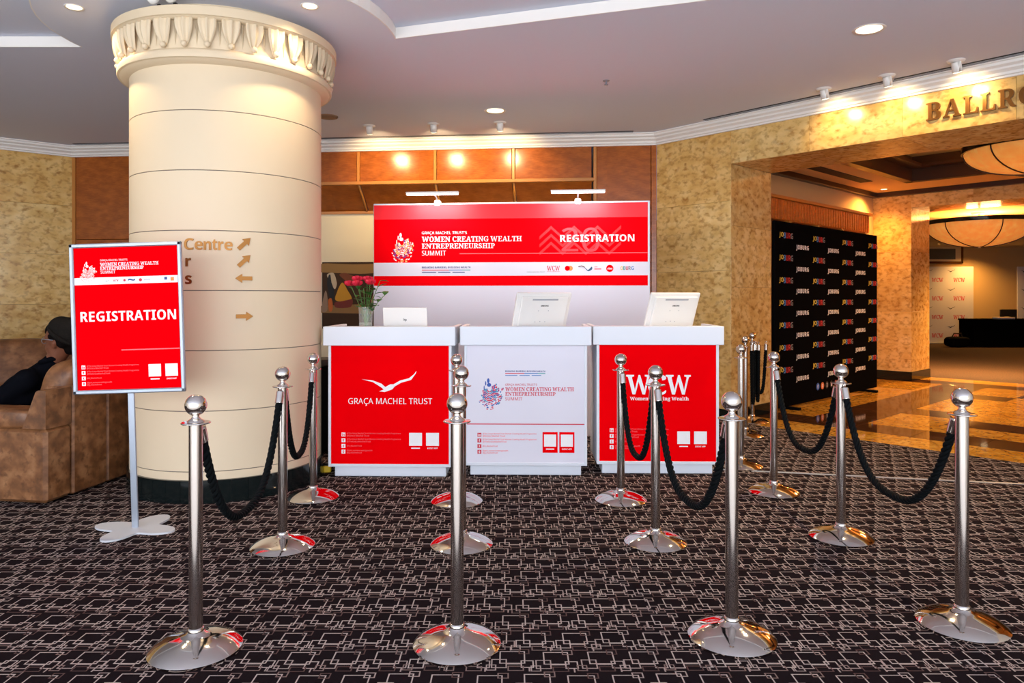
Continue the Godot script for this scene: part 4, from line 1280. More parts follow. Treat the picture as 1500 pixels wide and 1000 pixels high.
func build_person() -> void:
	# seated on the near sofa, reclined, facing left; coordinates from the hips, x towards the back, z towards the viewer
	var t := thing("person", "seated person in dark jacket, grey knitted cap and glasses, facing left", "person", V(-3.615, 0.0, 4.98), -6.0)
	var hip := Vector3(0, 0.5, 0)
	var chest := Vector3(0.25, 0.655, 0)
	var neck := Vector3(0.43, 0.868, 0)
	var head := Vector3(0.49, 1.015, 0.0)
	var cloth := [[hip + Vector3(0, 0, 0.08), hip + Vector3(0, 0, -0.08), 0.115, 0.115], [hip, chest, 0.125, 0.14], [chest + Vector3(0, 0, 0.07), chest + Vector3(0, 0, -0.07), 0.12, 0.12], [chest + Vector3(0.1, 0.1, 0.13), chest + Vector3(0.1, 0.1, -0.13), 0.07, 0.07], [chest, neck, 0.12, 0.062]]
	var skin := []
	for s in [1.0, -1.0]:
		var sh := chest + Vector3(0.11, 0.1, 0.17 * s)
		var el := Vector3(0.05, 0.53, 0.24 * s)
		var wr := Vector3(-0.2, 0.57, 0.12 * s)
		cloth.append_array([[sh, el, 0.062, 0.05], [el, wr, 0.05, 0.036]])
		var knee := Vector3(-0.46, 0.52, 0.13 * s)
		var ankle := Vector3(-0.52, 0.1, 0.12 * s)
		cloth.append_array([[hip + Vector3(0, -0.02, 0.09 * s), knee, 0.092, 0.066], [knee, ankle, 0.064, 0.045]])
		skin.append_array([[el, wr, 0.036, 0.027], [wr, wr + Vector3(-0.07, -0.005, -0.02 * s), 0.027, 0.036]])
		# five fingers, slightly curled
		var palm := wr + Vector3(-0.075, -0.005, -0.02 * s)
		for k in 4:
			var off := Vector3(0, 0.0, (0.027 - 0.018 * k) * s)
			var ln: float = [0.055, 0.068, 0.072, 0.062][k]
			var p1 := palm + off + Vector3(-0.025, 0.004, 0)
			var p2 := p1 + Vector3(-ln * 0.55, -0.012, 0)
			skin.append_array([[p1, p2, 0.0095, 0.0088], [p2, p2 + Vector3(-ln * 0.35, -0.03, 0), 0.0088, 0.0075]])
		var th := wr + Vector3(-0.03, 0.002, -0.04 * s)
		skin.append_array([[th, th + Vector3(-0.035, 0.0, -0.03 * s), 0.012, 0.01], [th + Vector3(-0.035, 0, -0.03 * s), th + Vector3(-0.065, -0.012, -0.036 * s), 0.01, 0.008]])
		skin.append_array([[sh, el, 0.04, 0.036]])
		skin.append_array([[hip + Vector3(0, -0.02, 0.08 * s), knee, 0.07, 0.05], [knee, ankle, 0.045, 0.035]])
	# one continuous body: trunk and limbs here, head joined at a finer grid
	var body := skin + [[hip, chest, 0.1, 0.11], [chest, neck, 0.1, 0.05], [neck, head + Vector3(-0.0, -0.05, 0), 0.052, 0.056]]
	var fine := [
		[neck, head + Vector3(0.02, -0.05, 0), 0.054, 0.058],
		[head + Vector3(0.025, 0.02, 0), head + Vector3(-0.01, 0.035, 0), 0.088, 0.084],
		[head + Vector3(-0.02, 0.0, 0), head + Vector3(-0.045, -0.035, 0), 0.07, 0.056],
		[head + Vector3(-0.06, -0.075, 0), head + Vector3(-0.035, -0.07, 0), 0.034, 0.042],
		[head + Vector3(-0.085, 0.005, 0), head + Vector3(-0.115, -0.028, 0), 0.012, 0.016],
		[head + Vector3(-0.095, -0.06, 0.016), head + Vector3(-0.095, -0.06, -0.016), 0.012, 0.012],
		[head + Vector3(0.012, -0.015, 0.083), head + Vector3(0.004, -0.04, 0.08), 0.016, 0.011],
		[head + Vector3(0.012, -0.015, -0.083), head + Vector3(0.004, -0.04, -0.08), 0.016, 0.011],
		[head + Vector3(-0.075, 0.022, 0.036), head + Vector3(-0.075, 0.022, -0.036), 0.016, 0.016]]
	var st := new_st()
	st.append_from(capsule_field(body, 0.011, 0.03), 0, Transform3D.IDENTITY)
	st.append_from(capsule_field(fine, 0.0045, 0.022), 0, Transform3D.IDENTITY)
	obj("body", st.commit(), M.skin, t)
	obj("jacket_and_trousers", capsule_field(cloth, 0.014, 0.05), M.jacket, t)
	st = new_st()
	var collar := []
	for k in 13:
		var a := TAU * k / 12
		collar.append(neck + Vector3(cos(a) * 0.066 - 0.012, 0.008 + cos(a) * 0.02, sin(a) * 0.07))
	tube(st, collar, 0.018, 8, false)
	put("collar", st, M.jacket, t)
	for s in [1.0, -1.0]:
		st = new_st()
		cushion(st, Vector3(-0.72, 0.0, 0.12 * s - 0.05), Vector3(-0.46, 0.1, 0.12 * s + 0.05), 0.55)
		put("shoe", st, M.black, t)
	# hair shows below the cap; slouchy knitted cap with a turned band
	var hair := capsule_field([[head + Vector3(0.055, 0.0, 0), head + Vector3(0.07, -0.05, 0), 0.072, 0.05], [head + Vector3(-0.045, 0.065, 0), head + Vector3(0.04, 0.03, 0), 0.062, 0.082], [head + Vector3(-0.02, 0.03, 0.066), head + Vector3(0.05, -0.02, 0.06), 0.024, 0.03], [head + Vector3(-0.02, 0.03, -0.066), head + Vector3(0.05, -0.02, -0.06), 0.024, 0.03]], 0.006, 0.02)
	obj("hair", hair, M.hair, t)
	var cap := capsule_field([[head + Vector3(0.0, 0.085, 0), head + Vector3(0.1, 0.06, 0), 0.082, 0.09], [head + Vector3(0.06, 0.055, 0), head + Vector3(0.112, 0.035, 0), 0.09, 0.062]], 0.007, 0.03)
	var hat := obj("knitted_cap", cap, M.hat, t)
	st = new_st()
	var band := []
	for k in 25:
		var a := TAU * k / 24
		band.append(head + Vector3(0.028, 0.034, 0) + Vector3(cos(a) * 0.092, -cos(a) * 0.062, sin(a) * 0.094))
	tube(st, band, 0.015, 8, false)
	put("cap_band", st, M.hat, hat)
	# glasses
	st = new_st()
	for s in [1.0, -1.0]:
		var ring := []
		for k in 15:
			var a := TAU * k / 14
			ring.append(head + Vector3(-0.1, 0.0 + sin(a) * 0.021, (0.034 + cos(a) * 0.026) * s))
		tube(st, ring, 0.0022, 6, false)
		tube(st, [head + Vector3(-0.1, 0.008, 0.06 * s), head + Vector3(-0.06, 0.01, 0.08 * s), head + Vector3(0.01, 0.006, 0.09 * s)], 0.0022, 6)
	tube(st, [head + Vector3(-0.1, 0.006, 0.009), head + Vector3(-0.104, 0.01, 0), head + Vector3(-0.1, 0.006, -0.009)], 0.0022, 6)
	put("glasses", st, M.alu, t)

# ---------------------------------------------------------------- stanchions and ropes
func build_stanchions() -> void:
	var spots := {
		"A": [-1.177, 2.643, "chrome stanchion nearest the viewer at left, in front of the column"],
		"B": [-1.204, 3.727, "middle chrome stanchion of the left roped row, before the column"],
		"C": [-1.3, 4.64, "rear chrome stanchion of the left row, between column and left counter"],
		"D": [-0.207, 2.677, "nearest stanchion of the central row without ropes"],
		"E": [-0.267, 3.758, "middle stanchion of the central row without ropes"],
		"F": [-0.354, 4.552, "rear stanchion of central ropeless row, before gap between left counters"],
		"G": [0.702, 4.581, "rear stanchion close in front of the right red counter"],
		"H": [0.766, 3.789, "middle stanchion of the row in front of the right red counter"],
		"I": [0.846, 2.733, "nearest stanchion of the row in front of the right red counter"],
		"J": [1.794, 3.872, "middle stanchion of the rightmost roped row"],
		"K": [1.759, 4.769, "rear stanchion of rightmost roped row, left of the black backdrop"],
		"L": [1.798, 2.837, "nearest stanchion at far right, before the marble floor"],
		"M": [1.78, 5.52, "stanchion beside the right counter's corner, just beyond the rightmost row"],
		"N": [2.215, 6.74, "mostly hidden stanchion second from the marble pier"],
		"O": [2.53, 7.48, "stanchion against the marble pier, hung with bunched black ropes"]}
	var base := new_st()
	lathe(base, [[Vector2(0, 0), Vector2(0.163, 0)], [Vector2(0.163, 0), Vector2(0.1655, 0.003)], [Vector2(0.1655, 0.003), Vector2(0.1655, 0.011)], [Vector2(0.1655, 0.011), Vector2(0.163, 0.0135)], [Vector2(0.163, 0.0135), Vector2(0.152, 0.0225), Vector2(0.135, 0.0325), Vector2(0.112, 0.0425), Vector2(0.085, 0.0515), Vector2(0.058, 0.058), Vector2(0.036, 0.064), Vector2(0.029, 0.072)], [Vector2(0.029, 0.072), Vector2(0.0285, 0.084), Vector2(0.0245, 0.086)]], 64)
	var base_mesh := done(base)
	var post := new_st()
	lathe(post, [[Vector2(0.0245, 0.075), Vector2(0.0245, 0.842)]], 32)
	var post_mesh := done(post)
	var ring := new_st()
	lathe(ring, [[Vector2(0.0, 0.842), Vector2(0.05, 0.842)], [Vector2(0.05, 0.842), Vector2(0.0525, 0.844), Vector2(0.0525, 0.846), Vector2(0.05, 0.848)], [Vector2(0.05, 0.848), Vector2(0.031, 0.849)], [Vector2(0.031, 0.849), Vector2(0.028, 0.854), Vector2(0.018, 0.86), Vector2(0.0125, 0.868), Vector2(0.0135, 0.876)]], 32)
	var ring_mesh := done(ring)
	var ball := new_st()
	sphere(ball, Vector3(0, 0.911, 0), Vector3.ONE * 0.0395, 32, 20)
	var ball_mesh := done(ball)
	var first: Node3D = null
	for key in spots:
		var s = spots[key]
		var t: Node3D
		if first == null:
			t = thing("rope_stanchion", s[2], "stanchion", Vector3.ZERO, 0.0, "chrome rope stanchions")
			obj("base", base_mesh, M.chrome, t)
			obj("post", post_mesh, M.satin, t)
			obj("rope_ring", ring_mesh, M.chrome, t)
			obj("ball_finial", ball_mesh, M.chrome, t)
			first = t
		else:
			t = first.duplicate()
			t.name = numbered("rope_stanchion")
			add_child(t)
			t.set_meta("label", s[2])
		t.position = V(s[0], 0, s[1])
	var link := func(a: String, b: String, sag: float, label: String) -> void:
		var p: Vector3 = V(spots[a][0], 0.838, spots[a][1])
		var q: Vector3 = V(spots[b][0], 0.838, spots[b][1])
		var d := (q - p).normalized() * 0.046
		rope(p + d, q - d, sag, label)
	link.call("A", "B", 0.45, "black twisted rope between the two nearest left stanchions")
	link.call("B", "C", 0.42, "black twisted rope in front of the column, to the rear left stanchion")
	link.call("G", "H", 0.43, "black twisted rope hanging in front of the right red counter")
	link.call("H", "I", 0.43, "black twisted rope from the red counter's row to its nearest stanchion")
	link.call("K", "J", 0.42, "black twisted rope hanging in front of the black backdrop")
	link.call("J", "L", 0.43, "black twisted rope nearest the marble floor at right")
	var o := V(spots["O"][0], 0.838, spots["O"][1])
	for k in 3:
		var a: float = [0.5, 1.35, -0.5][k]
		var d := Vector3(cos(a), 0, sin(a))
		var side := Vector3(-d.z, 0, d.x)
		rope(o + d * 0.045, o + d * (0.075 + 0.02 * k) + side * (0.05 + 0.015 * k), [0.58, 0.6, 0.5][k], ["spare rope hung double on pier stanchion, on the right side", "spare rope hung double on pier stanchion, nearest the viewer", "spare rope hung double on pier stanchion, next to the marble"][k])

func rope(p: Vector3, q: Vector3, sag: float, label: String) -> void:
	var mid := (p + q) / 2.0
	mid.y = 0.0
	var t := thing("barrier_rope", label, "rope", mid, 0.0, "black barrier ropes")
	# path between the two ferrules
	var N := 220
	var path := PackedVector3Array()
	for k in N + 1:
		var u := float(k) / N
		var v := p.lerp(q, u) - mid
		v.y -= 0.03 + sag * (1.0 - pow(absf(2.0 * u - 1.0), 2.7))
		path.append(v)
	# even steps along it
	var curve := Curve3D.new()
	curve.bake_interval = 0.01
	for v in path: curve.add_point(v)
	var L := curve.get_baked_length()
	var steps := int(L / 0.008)
	var centre := []
	for k in steps + 1: centre.append(curve.sample_baked(L * k / steps))
	var strands := [[], [], []]
	var side := Vector3.ZERO
	for k in steps + 1:
		var dir: Vector3 = (centre[mini(k + 1, steps)] - centre[maxi(k - 1, 0)]).normalized()
		if side == Vector3.ZERO: side = dir.cross(Vector3.RIGHT if absf(dir.x) < 0.8 else Vector3.BACK).normalized()
		side = (side - dir * side.dot(dir)).normalized()
		var up := dir.cross(side)
		for s in 3:
			var a := TAU * (L * k / steps / 0.085) + TAU * s / 3.0
			strands[s].append(centre[k] + (side * cos(a) + up * sin(a)) * 0.0088)
	var st := new_st()
	for s in 3: tube(st, strands[s], 0.0098, 7)
	put("cord", st, M.rope, t)
	for e in 2:
		var a: Vector3 = centre[0] if e == 0 else centre[steps]
		var b: Vector3 = centre[7] if e == 0 else centre[steps - 7]
		var dir := (b - a).normalized()
		st = new_st()
		tube(st, [a - dir * 0.014, a - dir * 0.012, a + dir * 0.045, a + dir * 0.047], 0.0205, 16)
		put("ferrule", st, M.chrome, t)
		st = new_st()
		var top := (p if e == 0 else q) - mid
		var loop := []
		for k in 13:
			var ang := TAU * k / 12
			loop.append(a - dir * 0.02 + Vector3(0, 0.012, 0) + (Vector3.UP * cos(ang) * 0.014 + (top - Vector3(0, top.y, 0)).normalized() * sin(ang) * 0.009))
		tube(st, loop, 0.0032, 6, false)
		put("hook", st, M.chrome, t)

# ---------------------------------------------------------------- things on and behind the counters
func build_desk_things() -> void:
	# laptop seen from behind its lid
	var lap := thing("laptop", "open white laptop on the left counter, lid towards the viewer", "laptop", V(-0.81, 1.0, 5.42), -1.2)
	obj("keyboard_deck", boxmesh(Vector3(-0.165, 0.002, -0.235), Vector3(0.165, 0.016, 0.0), 0.004), M.plastic_grey, lap)
	var lid := obj("lid", boxmesh(Vector3(-0.167, 0.0, -0.008), Vector3(0.167, 0.225, 0.0), 0.003), M.plastic, lap)
	lid.position = Vector3(0, 0.014, 0.006)
	lid.rotation_degrees.x = 12.0
	var lg := new_st()
	var ringp := []
	for k in 21:
		var a := TAU * k / 20
		ringp.append(Vector3(cos(a) * 0.02, 0.132 + sin(a) * 0.02, 0.0005))
	tube(lg, ringp, 0.0016, 5, false)
	letters(lg, "hp", sans_bold, -0.011, 0.131, 0.022, 0.024, 0.0)
	obj("emblem", lg.commit(), M.dark_plastic, lid)
	# two white touch screens, backs to the viewer
	for k in 2:
		var at: Vector3 = [V(0.215, 1.0, 5.46), V(1.225, 1.0, 5.52)][k]
		var m := thing("desk_monitor", ["white touch screen on the middle counter, back to the viewer", "white touch screen on the right counter, back to the viewer"][k], "monitor", at, 26.0, "white touch screens")
		obj("foot", boxmesh(Vector3(-0.11, 0.001, -0.1), Vector3(0.11, 0.016, 0.08), 0.006), M.plastic, m)
		var body := Node3D.new()
		body.name = "screen_unit"
		m.add_child(body)
		body.position = Vector3(0, 0.012, -0.02)
		body.rotation_degrees.x = 20.0
		var sh := new_st()
		cbox(sh, Vector3(-0.235, 0.02, -0.035), Vector3(0.235, 0.35, -0.012), 0.006)
		cbox(sh, Vector3(-0.2, 0.045, -0.014), Vector3(0.2, 0.325, 0.008), 0.012)
		put("back_shell", sh, M.plastic, body)
		obj("vent_strip", boxmesh(Vector3(-0.11, 0.298, 0.0075), Vector3(0.11, 0.31, 0.0088), 0.0), M.plastic_grey, body)
		obj("port_plate", boxmesh(Vector3(-0.15, 0.06, 0.0075), Vector3(-0.108, 0.07, 0.009), 0.0), M.dark_plastic, body)
		obj("port_plate", boxmesh(Vector3(0.06, 0.05, 0.0075), Vector3(0.105, 0.057, 0.009), 0.0), M.plastic_grey, body)
		var sc := new_st()
		for q in [[-0.045, 0.215], [0.04, 0.215], [-0.06, 0.125], [-0.018, 0.128], [0.025, 0.125]]:
			disc(sc, Vector2(q[0], q[1]), 0.0035, 0.008, 10)
		put("screw_holes", sc, M.plastic_grey, body)
		text_part("maker_lettering", [["SAMSUNG", sans_bold, -0.032, 0.255, 0.066, 0.011, 0.008]], M.dark_plastic, body)
		obj("glass_face", boxmesh(Vector3(-0.22, 0.035, -0.037), Vector3(0.22, 0.335, -0.035), 0.0), M.dark_plastic, body)
	# vase of roses
	var at := V(-1.125, 1.0, 5.46)
	var vase := thing("glass_vase", "clear glass vase of roses at the left end of counters", "vase", at)
	var st := new_st()
	lathe(st, [[Vector2(0.0, 0.0), Vector2(0.042, 0.0)], [Vector2(0.042, 0.0), Vector2(0.046, 0.02), Vector2(0.05, 0.12), Vector2(0.052, 0.2), Vector2(0.056, 0.24)], [Vector2(0.056, 0.24), Vector2(0.053, 0.24)], [Vector2(0.053, 0.24), Vector2(0.047, 0.12), Vector2(0.043, 0.02), Vector2(0.0, 0.012)]], 32)
	put("glass_body", st, M.glass, vase)
	st = new_st()
	lathe(st, [[Vector2(0.0, 0.013), Vector2(0.0425, 0.021), Vector2(0.0465, 0.12)], [Vector2(0.0465, 0.12), Vector2(0.0, 0.12)]], 24)
	put("water", st, M.water, vase)
	var rng := RandomNumberGenerator.new()
	rng.seed = 5
	var tips := [[-0.125, 0.42, 0.0, true], [-0.06, 0.455, 0.03, true], [0.012, 0.455, -0.01, true], [-0.055, 0.42, 0.06, true], [0.045, 0.43, 0.05, true], [0.15, 0.33, 0.02, false], [0.1, 0.44, -0.05, false], [0.0, 0.38, 0.08, false], [0.06, 0.36, 0.06, false]]
	var names := ["crimson rose leaning furthest left in the vase", "tall crimson rose left of centre in the vase", "tall crimson rose at the centre of the vase", "crimson rose low at front of the vase", "crimson rose at right of the bunch", "leafy green sprig reaching right from the vase", "thin budded sprig at the upper right of vase", "short leafy sprig at front of the vase", "leafy sprig right of the roses"]
	for k in tips.size():
		var q = tips[k]
		var r := thing("rose" if q[3] else "green_sprig", names[k], "rose" if q[3] else "sprig", at, 0.0, "flowers in the vase")
		var tip := Vector3(q[0], q[1], q[2])
		var pts := []
		for i in 9:
			var u := i / 8.0
			var foot := Vector3(-tip.x * 0.14, 0.02, -tip.z * 0.14)
			pts.append(foot.lerp(Vector3(tip.x * 0.25, 0.24, tip.z * 0.25), u).lerp(Vector3(tip.x * 0.25, 0.24, tip.z * 0.25).lerp(tip, u), u))
		st = new_st()
		tube(st, pts, 0.0028, 6)
		put("stem", st, M.stem, r)
		if q[3]:
			st = new_st()
			# layered cup of petals
			for ringk in 3:
				var n := 5 if ringk else 4
				for i in n:
					var a := TAU * i / n + ringk * 0.6
					petal(st, tip, a, 0.009 + 0.009 * ringk, 0.042 - 0.003 * ringk)
			put("bloom", st, M.rose, r)
		st = new_st()
		for i in (4 if q[3] else 7):
			var base: Vector3 = pts[4 + i % 5]
			var a := rng.randf() * TAU
			leaf_shape(st, base, Vector3(cos(a), rng.randf_range(0.0, 0.7), sin(a)).normalized(), rng.randf_range(0.05, 0.085))
		put("leaves", st, M.leaf, r)
	# dark carry case with a cable, behind the left counter's end
	var case_ := thing("black_carry_case", "black upright equipment case behind the left counter's edge", "case", V(-1.52, 0, 5.95))
	obj("shell", boxmesh(Vector3(-0.16, 0.02, -0.3), Vector3(0.2, 0.72, 0.0), 0.02), M.black, case_)
	obj("lid", boxmesh(Vector3(-0.165, 0.73, -0.305), Vector3(0.205, 0.79, 0.005), 0.015), M.dark_plastic, case_)
	for x in [-0.12, 0.14]:
		obj("caster", boxmesh(Vector3(x, 0.0, -0.06), Vector3(x + 0.03, 0.03, -0.02), 0.008), M.dark_plastic, case_)
	var cable := thing("white_cable", "thin white cable hanging beside the left counter", "cable", V(-1.37, 0, 5.5))
	st = new_st()
	var cp := []
	for k in 17:
		var u := k / 16.0
		cp.append(Vector3(0.012 * sin(u * 5.0) - 0.04 * u, 0.98 - 0.86 * u + 0.02 * sin(u * 9.0), 0.03 * sin(u * 3.0)))
	cp.append(Vector3(0.0, 0.06, 0.03))
	cp.append(Vector3(0.02, 0.008, 0.06))
	tube(st, cp, 0.003, 6)
	put("lead", st, M.plastic, cable)
	var plug := thing("yellow_plug_block", "small yellow plug block on the carpet beside the left counter", "plug", V(-1.40, 0, 5.36), 20.0)
	obj("shell", boxmesh(Vector3(-0.03, 0.0, -0.05), Vector3(0.03, 0.05, 0.05), 0.008), mat(rgb(226, 186, 30), 0.5), plug)
	obj("socket_face", boxmesh(Vector3(-0.022, 0.05, -0.04), Vector3(0.022, 0.054, 0.04), 0.002), M.dark_plastic, plug)
	# thin metal strip over a carpet seam
	var strip := thing("carpet_strip", "thin pale metal strip across the carpet at right", "strip", V(1.2, 0, 5.5), -12.1)
	obj("bar", boxmesh(Vector3(0, 0.0, -0.012), Vector3(3.2, 0.005, 0.012), 0.002), M.alu, strip)

func petal(st: SurfaceTool, at: Vector3, a: float, r: float, h: float) -> void:
	st.set_smooth_group(0)
	var d := Vector3(cos(a), 0, sin(a))
	var s := Vector3(-sin(a), 0, cos(a))
	var g := []
	for i in 5:
		var u := i / 4.0
		var row := []
		for j in 5:
			var v := j / 2.0 - 1.0
			var w := r * 1.5 * sin(minf(u + 0.25, 1.0) * PI * 0.62)
			row.append(at + Vector3(0, h * u - 0.018, 0) + d * (r * (0.5 + 0.6 * sin(u * 1.9)) - 0.35 * r * v * v) + s * w * v)
		g.append(row)
	for i in 4:
		for j in 4:
			quad(st, g[i][j], g[i][j + 1], g[i + 1][j + 1], g[i + 1][j], at)

func leaf_shape(st: SurfaceTool, at: Vector3, dir: Vector3, len_: float) -> void:
	st.set_smooth_group(0)
	var side := dir.cross(Vector3.UP).normalized()
	var up := side.cross(dir)
	var rows := []
	for i in 7:
		var u := i / 6.0
		var w := len_ * 0.3 * pow(sin(PI * clampf(u * 0.94 + 0.03, 0.0, 1.0)), 0.8)
		var c := at + dir * len_ * u - up * len_ * 0.22 * u * u
		rows.append([c - side * w + up * w * 0.3, c, c + side * w + up * w * 0.3])
	for i in 6:
		for j in 2:
			quad(st, rows[i][j], rows[i][j + 1], rows[i + 1][j + 1], rows[i + 1][j], at - up)

# ---------------------------------------------------------------- vestibule and hall
func build_foyer_things() -> void:
	var xf := frame(OPENING, RIGHT_TURN)
	# black press backdrop along the vestibule's left side; its face looks along +u
	var b := thing("black_press_backdrop", "black fabric backdrop printed with rows of small city logos", "backdrop", xf * Vector3(0.03, 0, -0.93), RIGHT_TURN + 90.0)
	# local x runs into the vestibule, z faces out
	obj("fabric", boxmesh(Vector3(0, 0.03, -0.06), Vector3(3.0, 2.2, -0.02), 0.02), M.black_cloth, b)
	for x in [0.3, 2.6]:
		obj("foot", boxmesh(Vector3(x, 0.0, -0.25), Vector3(x + 0.06, 0.03, 0.12)), M.black, b)
	var parts := {}
	for m in ["yellow", "blue", "red", "grey", "white"]: parts[m] = new_st()
	var zf := -0.0195
	for row in 7:
		for c in 4:
			var x: float = 0.1 + 0.86 * c
			var y: float = 2.04 - 0.263 * row
			letters(parts.yellow, "JO", sans_bold, x, y, 0.105, 0.068, zf)
			letters(parts.blue, "B", sans_bold, x + 0.11, y, 0.05, 0.068, zf)
			letters(parts.red, "UR", sans_bold, x + 0.168, y, 0.11, 0.068, zf)
			letters(parts.grey, "G", sans_bold, x + 0.285, y, 0.055, 0.068, zf)
			patch(parts.white, x + 0.23, y - 0.054, x + 0.34, y - 0.044, zf)
			if c < 3:
				letters(parts.white, "JOBURG", sans_bold, x + 0.42, y - 0.13, 0.33, 0.068, zf)
				patch(parts.white, x + 0.63, y - 0.09, x + 0.74, y - 0.08, zf)
	var inks := {"yellow": M.yellow_print, "blue": M.blue_print, "red": mat(rgb(200, 30, 44), 0.5), "grey": M.grey_print, "white": M.white_print}
	for m in parts: put(m + "_lettering", parts[m], inks[m], b)
	var icons := [[rgb(40, 100, 200), "f"], [rgb(226, 120, 70), "o"], [rgb(20, 20, 20), "X"], [rgb(20, 20, 20), "d"], [rgb(160, 60, 80), "in"]]
	for k in 5:
		var st := new_st()
		disc(st, Vector2(1.1 + 0.13 * k, 0.2), 0.045, zf, 18)
		put("icon_disc", st, mat(icons[k][0], 0.5), b)
		text_part("icon_glyph", [[icons[k][1], sans_bold, 1.085 + 0.13 * k, 0.2, 0.03, 0.05, zf + 0.001]], M.white_print, b)
	# bowl pendants
	bowl("alabaster bowl pendant in the vestibule, cut by the picture's right edge", xf * Vector3(2.0, 0, -3.1), 0.68, 3.02, 0.29, 3.34, 0.8, 1.7)
	bowl("alabaster bowl pendant with dark metal rim in the far hall", xf * Vector3(0.375, 0, -7.45), 0.82, 2.59, 0.4, 2.78, 1.1, 7.0)
	# banners at the end of the hall
	for k in 2:
		var w: float = [1.5, 1.3][k]
		var bn := thing("printed_banner", ["pale fabric banner with red initials beside the far pier", "pale fabric banner at the far right of the hall"][k], "banner", V([11.7, 14.45][k], 0, 20.3), 0.0, "pale banners in the hall")
		obj("fabric", boxmesh(Vector3(0, 0.02, -0.03), Vector3(w, 2.2, 0.0), 0.01), M.lilac, bn)
		obj("base_bar", boxmesh(Vector3(0, 0, -0.1), Vector3(w, 0.03, 0.06)), M.plastic_grey, bn)
		var s1 := new_st()
		var s2 := new_st()
		for r in 4:
			for c in 2:
				letters(s1, "WCW", serif_bold, 0.3 + 0.62 * c + 0.0 * r, 1.82 - 0.53 * r, 0.33, 0.12, 0.0)
				bird_shape(s2, 0.2 + 0.65 * c, 2.07 - 0.53 * r, 0.24, 0.001)
		obj("red_lettering", s1.commit(), M.crimson, bn)
		put("bird_emblems", s2, M.black, bn)
	var pic := thing("framed_landscape", "small framed landscape picture above the far banner", "picture", V(11.4, 2.3, 20.46))
	for r in [[0, 0, 1.6, 0.06], [0, 0.5, 1.6, 0.56], [0, 0, 0.06, 0.56], [1.54, 0, 1.6, 0.56]]:
		obj("frame_bar", boxmesh(Vector3(r[0], r[1], -0.02), Vector3(r[2], r[3], 0.02)), M.brass, pic)
	obj("mount", boxmesh(Vector3(0.05, 0.05, -0.015), Vector3(1.55, 0.51, 0.0), 0.0), M.cream_wall, pic)
	obj("picture", boxmesh(Vector3(0.22, 0.12, 0.0), Vector3(1.38, 0.42, 0.002), 0.0), mat(rgb(96, 104, 100), 0.6), pic)
	# cloth covered table with a sheet of paper, a bag and a chair
	var tb := thing("cloth_covered_table", "long table under a black floor-length cloth in the hall", "table", V(12.3, 0, 18.9))
	obj("top", boxmesh(Vector3(0, 0.7, -0.7), Vector3(3.4, 0.74, 0.0), 0.01), M.black_cloth, tb)
	obj("cloth", boxmesh(Vector3(0.02, 0.0, -0.68), Vector3(3.38, 0.7, -0.02), 0.01), M.black_cloth, tb)
	var paper := thing("paper_stack", "small stack of paper on the black table", "paper", V(13.0, 0.74, 19.2), 10.0)
	obj("sheets", boxmesh(Vector3(0, 0, 0), Vector3(0.42, 0.05, 0.28), 0.002), M.white_print, paper)
	obj("top_sheet", boxmesh(Vector3(0.02, 0.051, 0.02), Vector3(0.44, 0.053, 0.29), 0.0), M.cream_wall, paper)
	var bag := thing("black_bag", "black bag slumped on the floor beside the black table", "bag", V(11.85, 0, 18.9))
	var st := new_st()
	cushion(st, Vector3(-0.3, 0.0, -0.2), Vector3(0.3, 0.28, 0.2), 0.6)
	put("body", st, M.black, bag)
	st = new_st()
	tube(st, [Vector3(-0.15, 0.24, 0), Vector3(-0.1, 0.36, 0.02), Vector3(0.1, 0.36, 0.02), Vector3(0.15, 0.24, 0)], 0.015, 8)
	put("handle", st, M.dark_plastic, bag)
	var ch := thing("black_chair", "black chair back rising behind the black table", "chair", V(14.1, 0, 19.95))
	obj("seat", boxmesh(Vector3(-0.24, 0.43, -0.22), Vector3(0.24, 0.48, 0.22), 0.015), M.black, ch)
	obj("backrest", boxmesh(Vector3(-0.24, 0.55, -0.24), Vector3(0.24, 0.98, -0.2), 0.02), M.dark_plastic, ch)
	for x in [-0.22, 0.2]:
		for z in [-0.22, 0.2]: obj("leg", boxmesh(Vector3(x, 0, z), Vector3(x + 0.025, 0.56 if z < 0 else 0.43, z + 0.025)), M.black, ch)

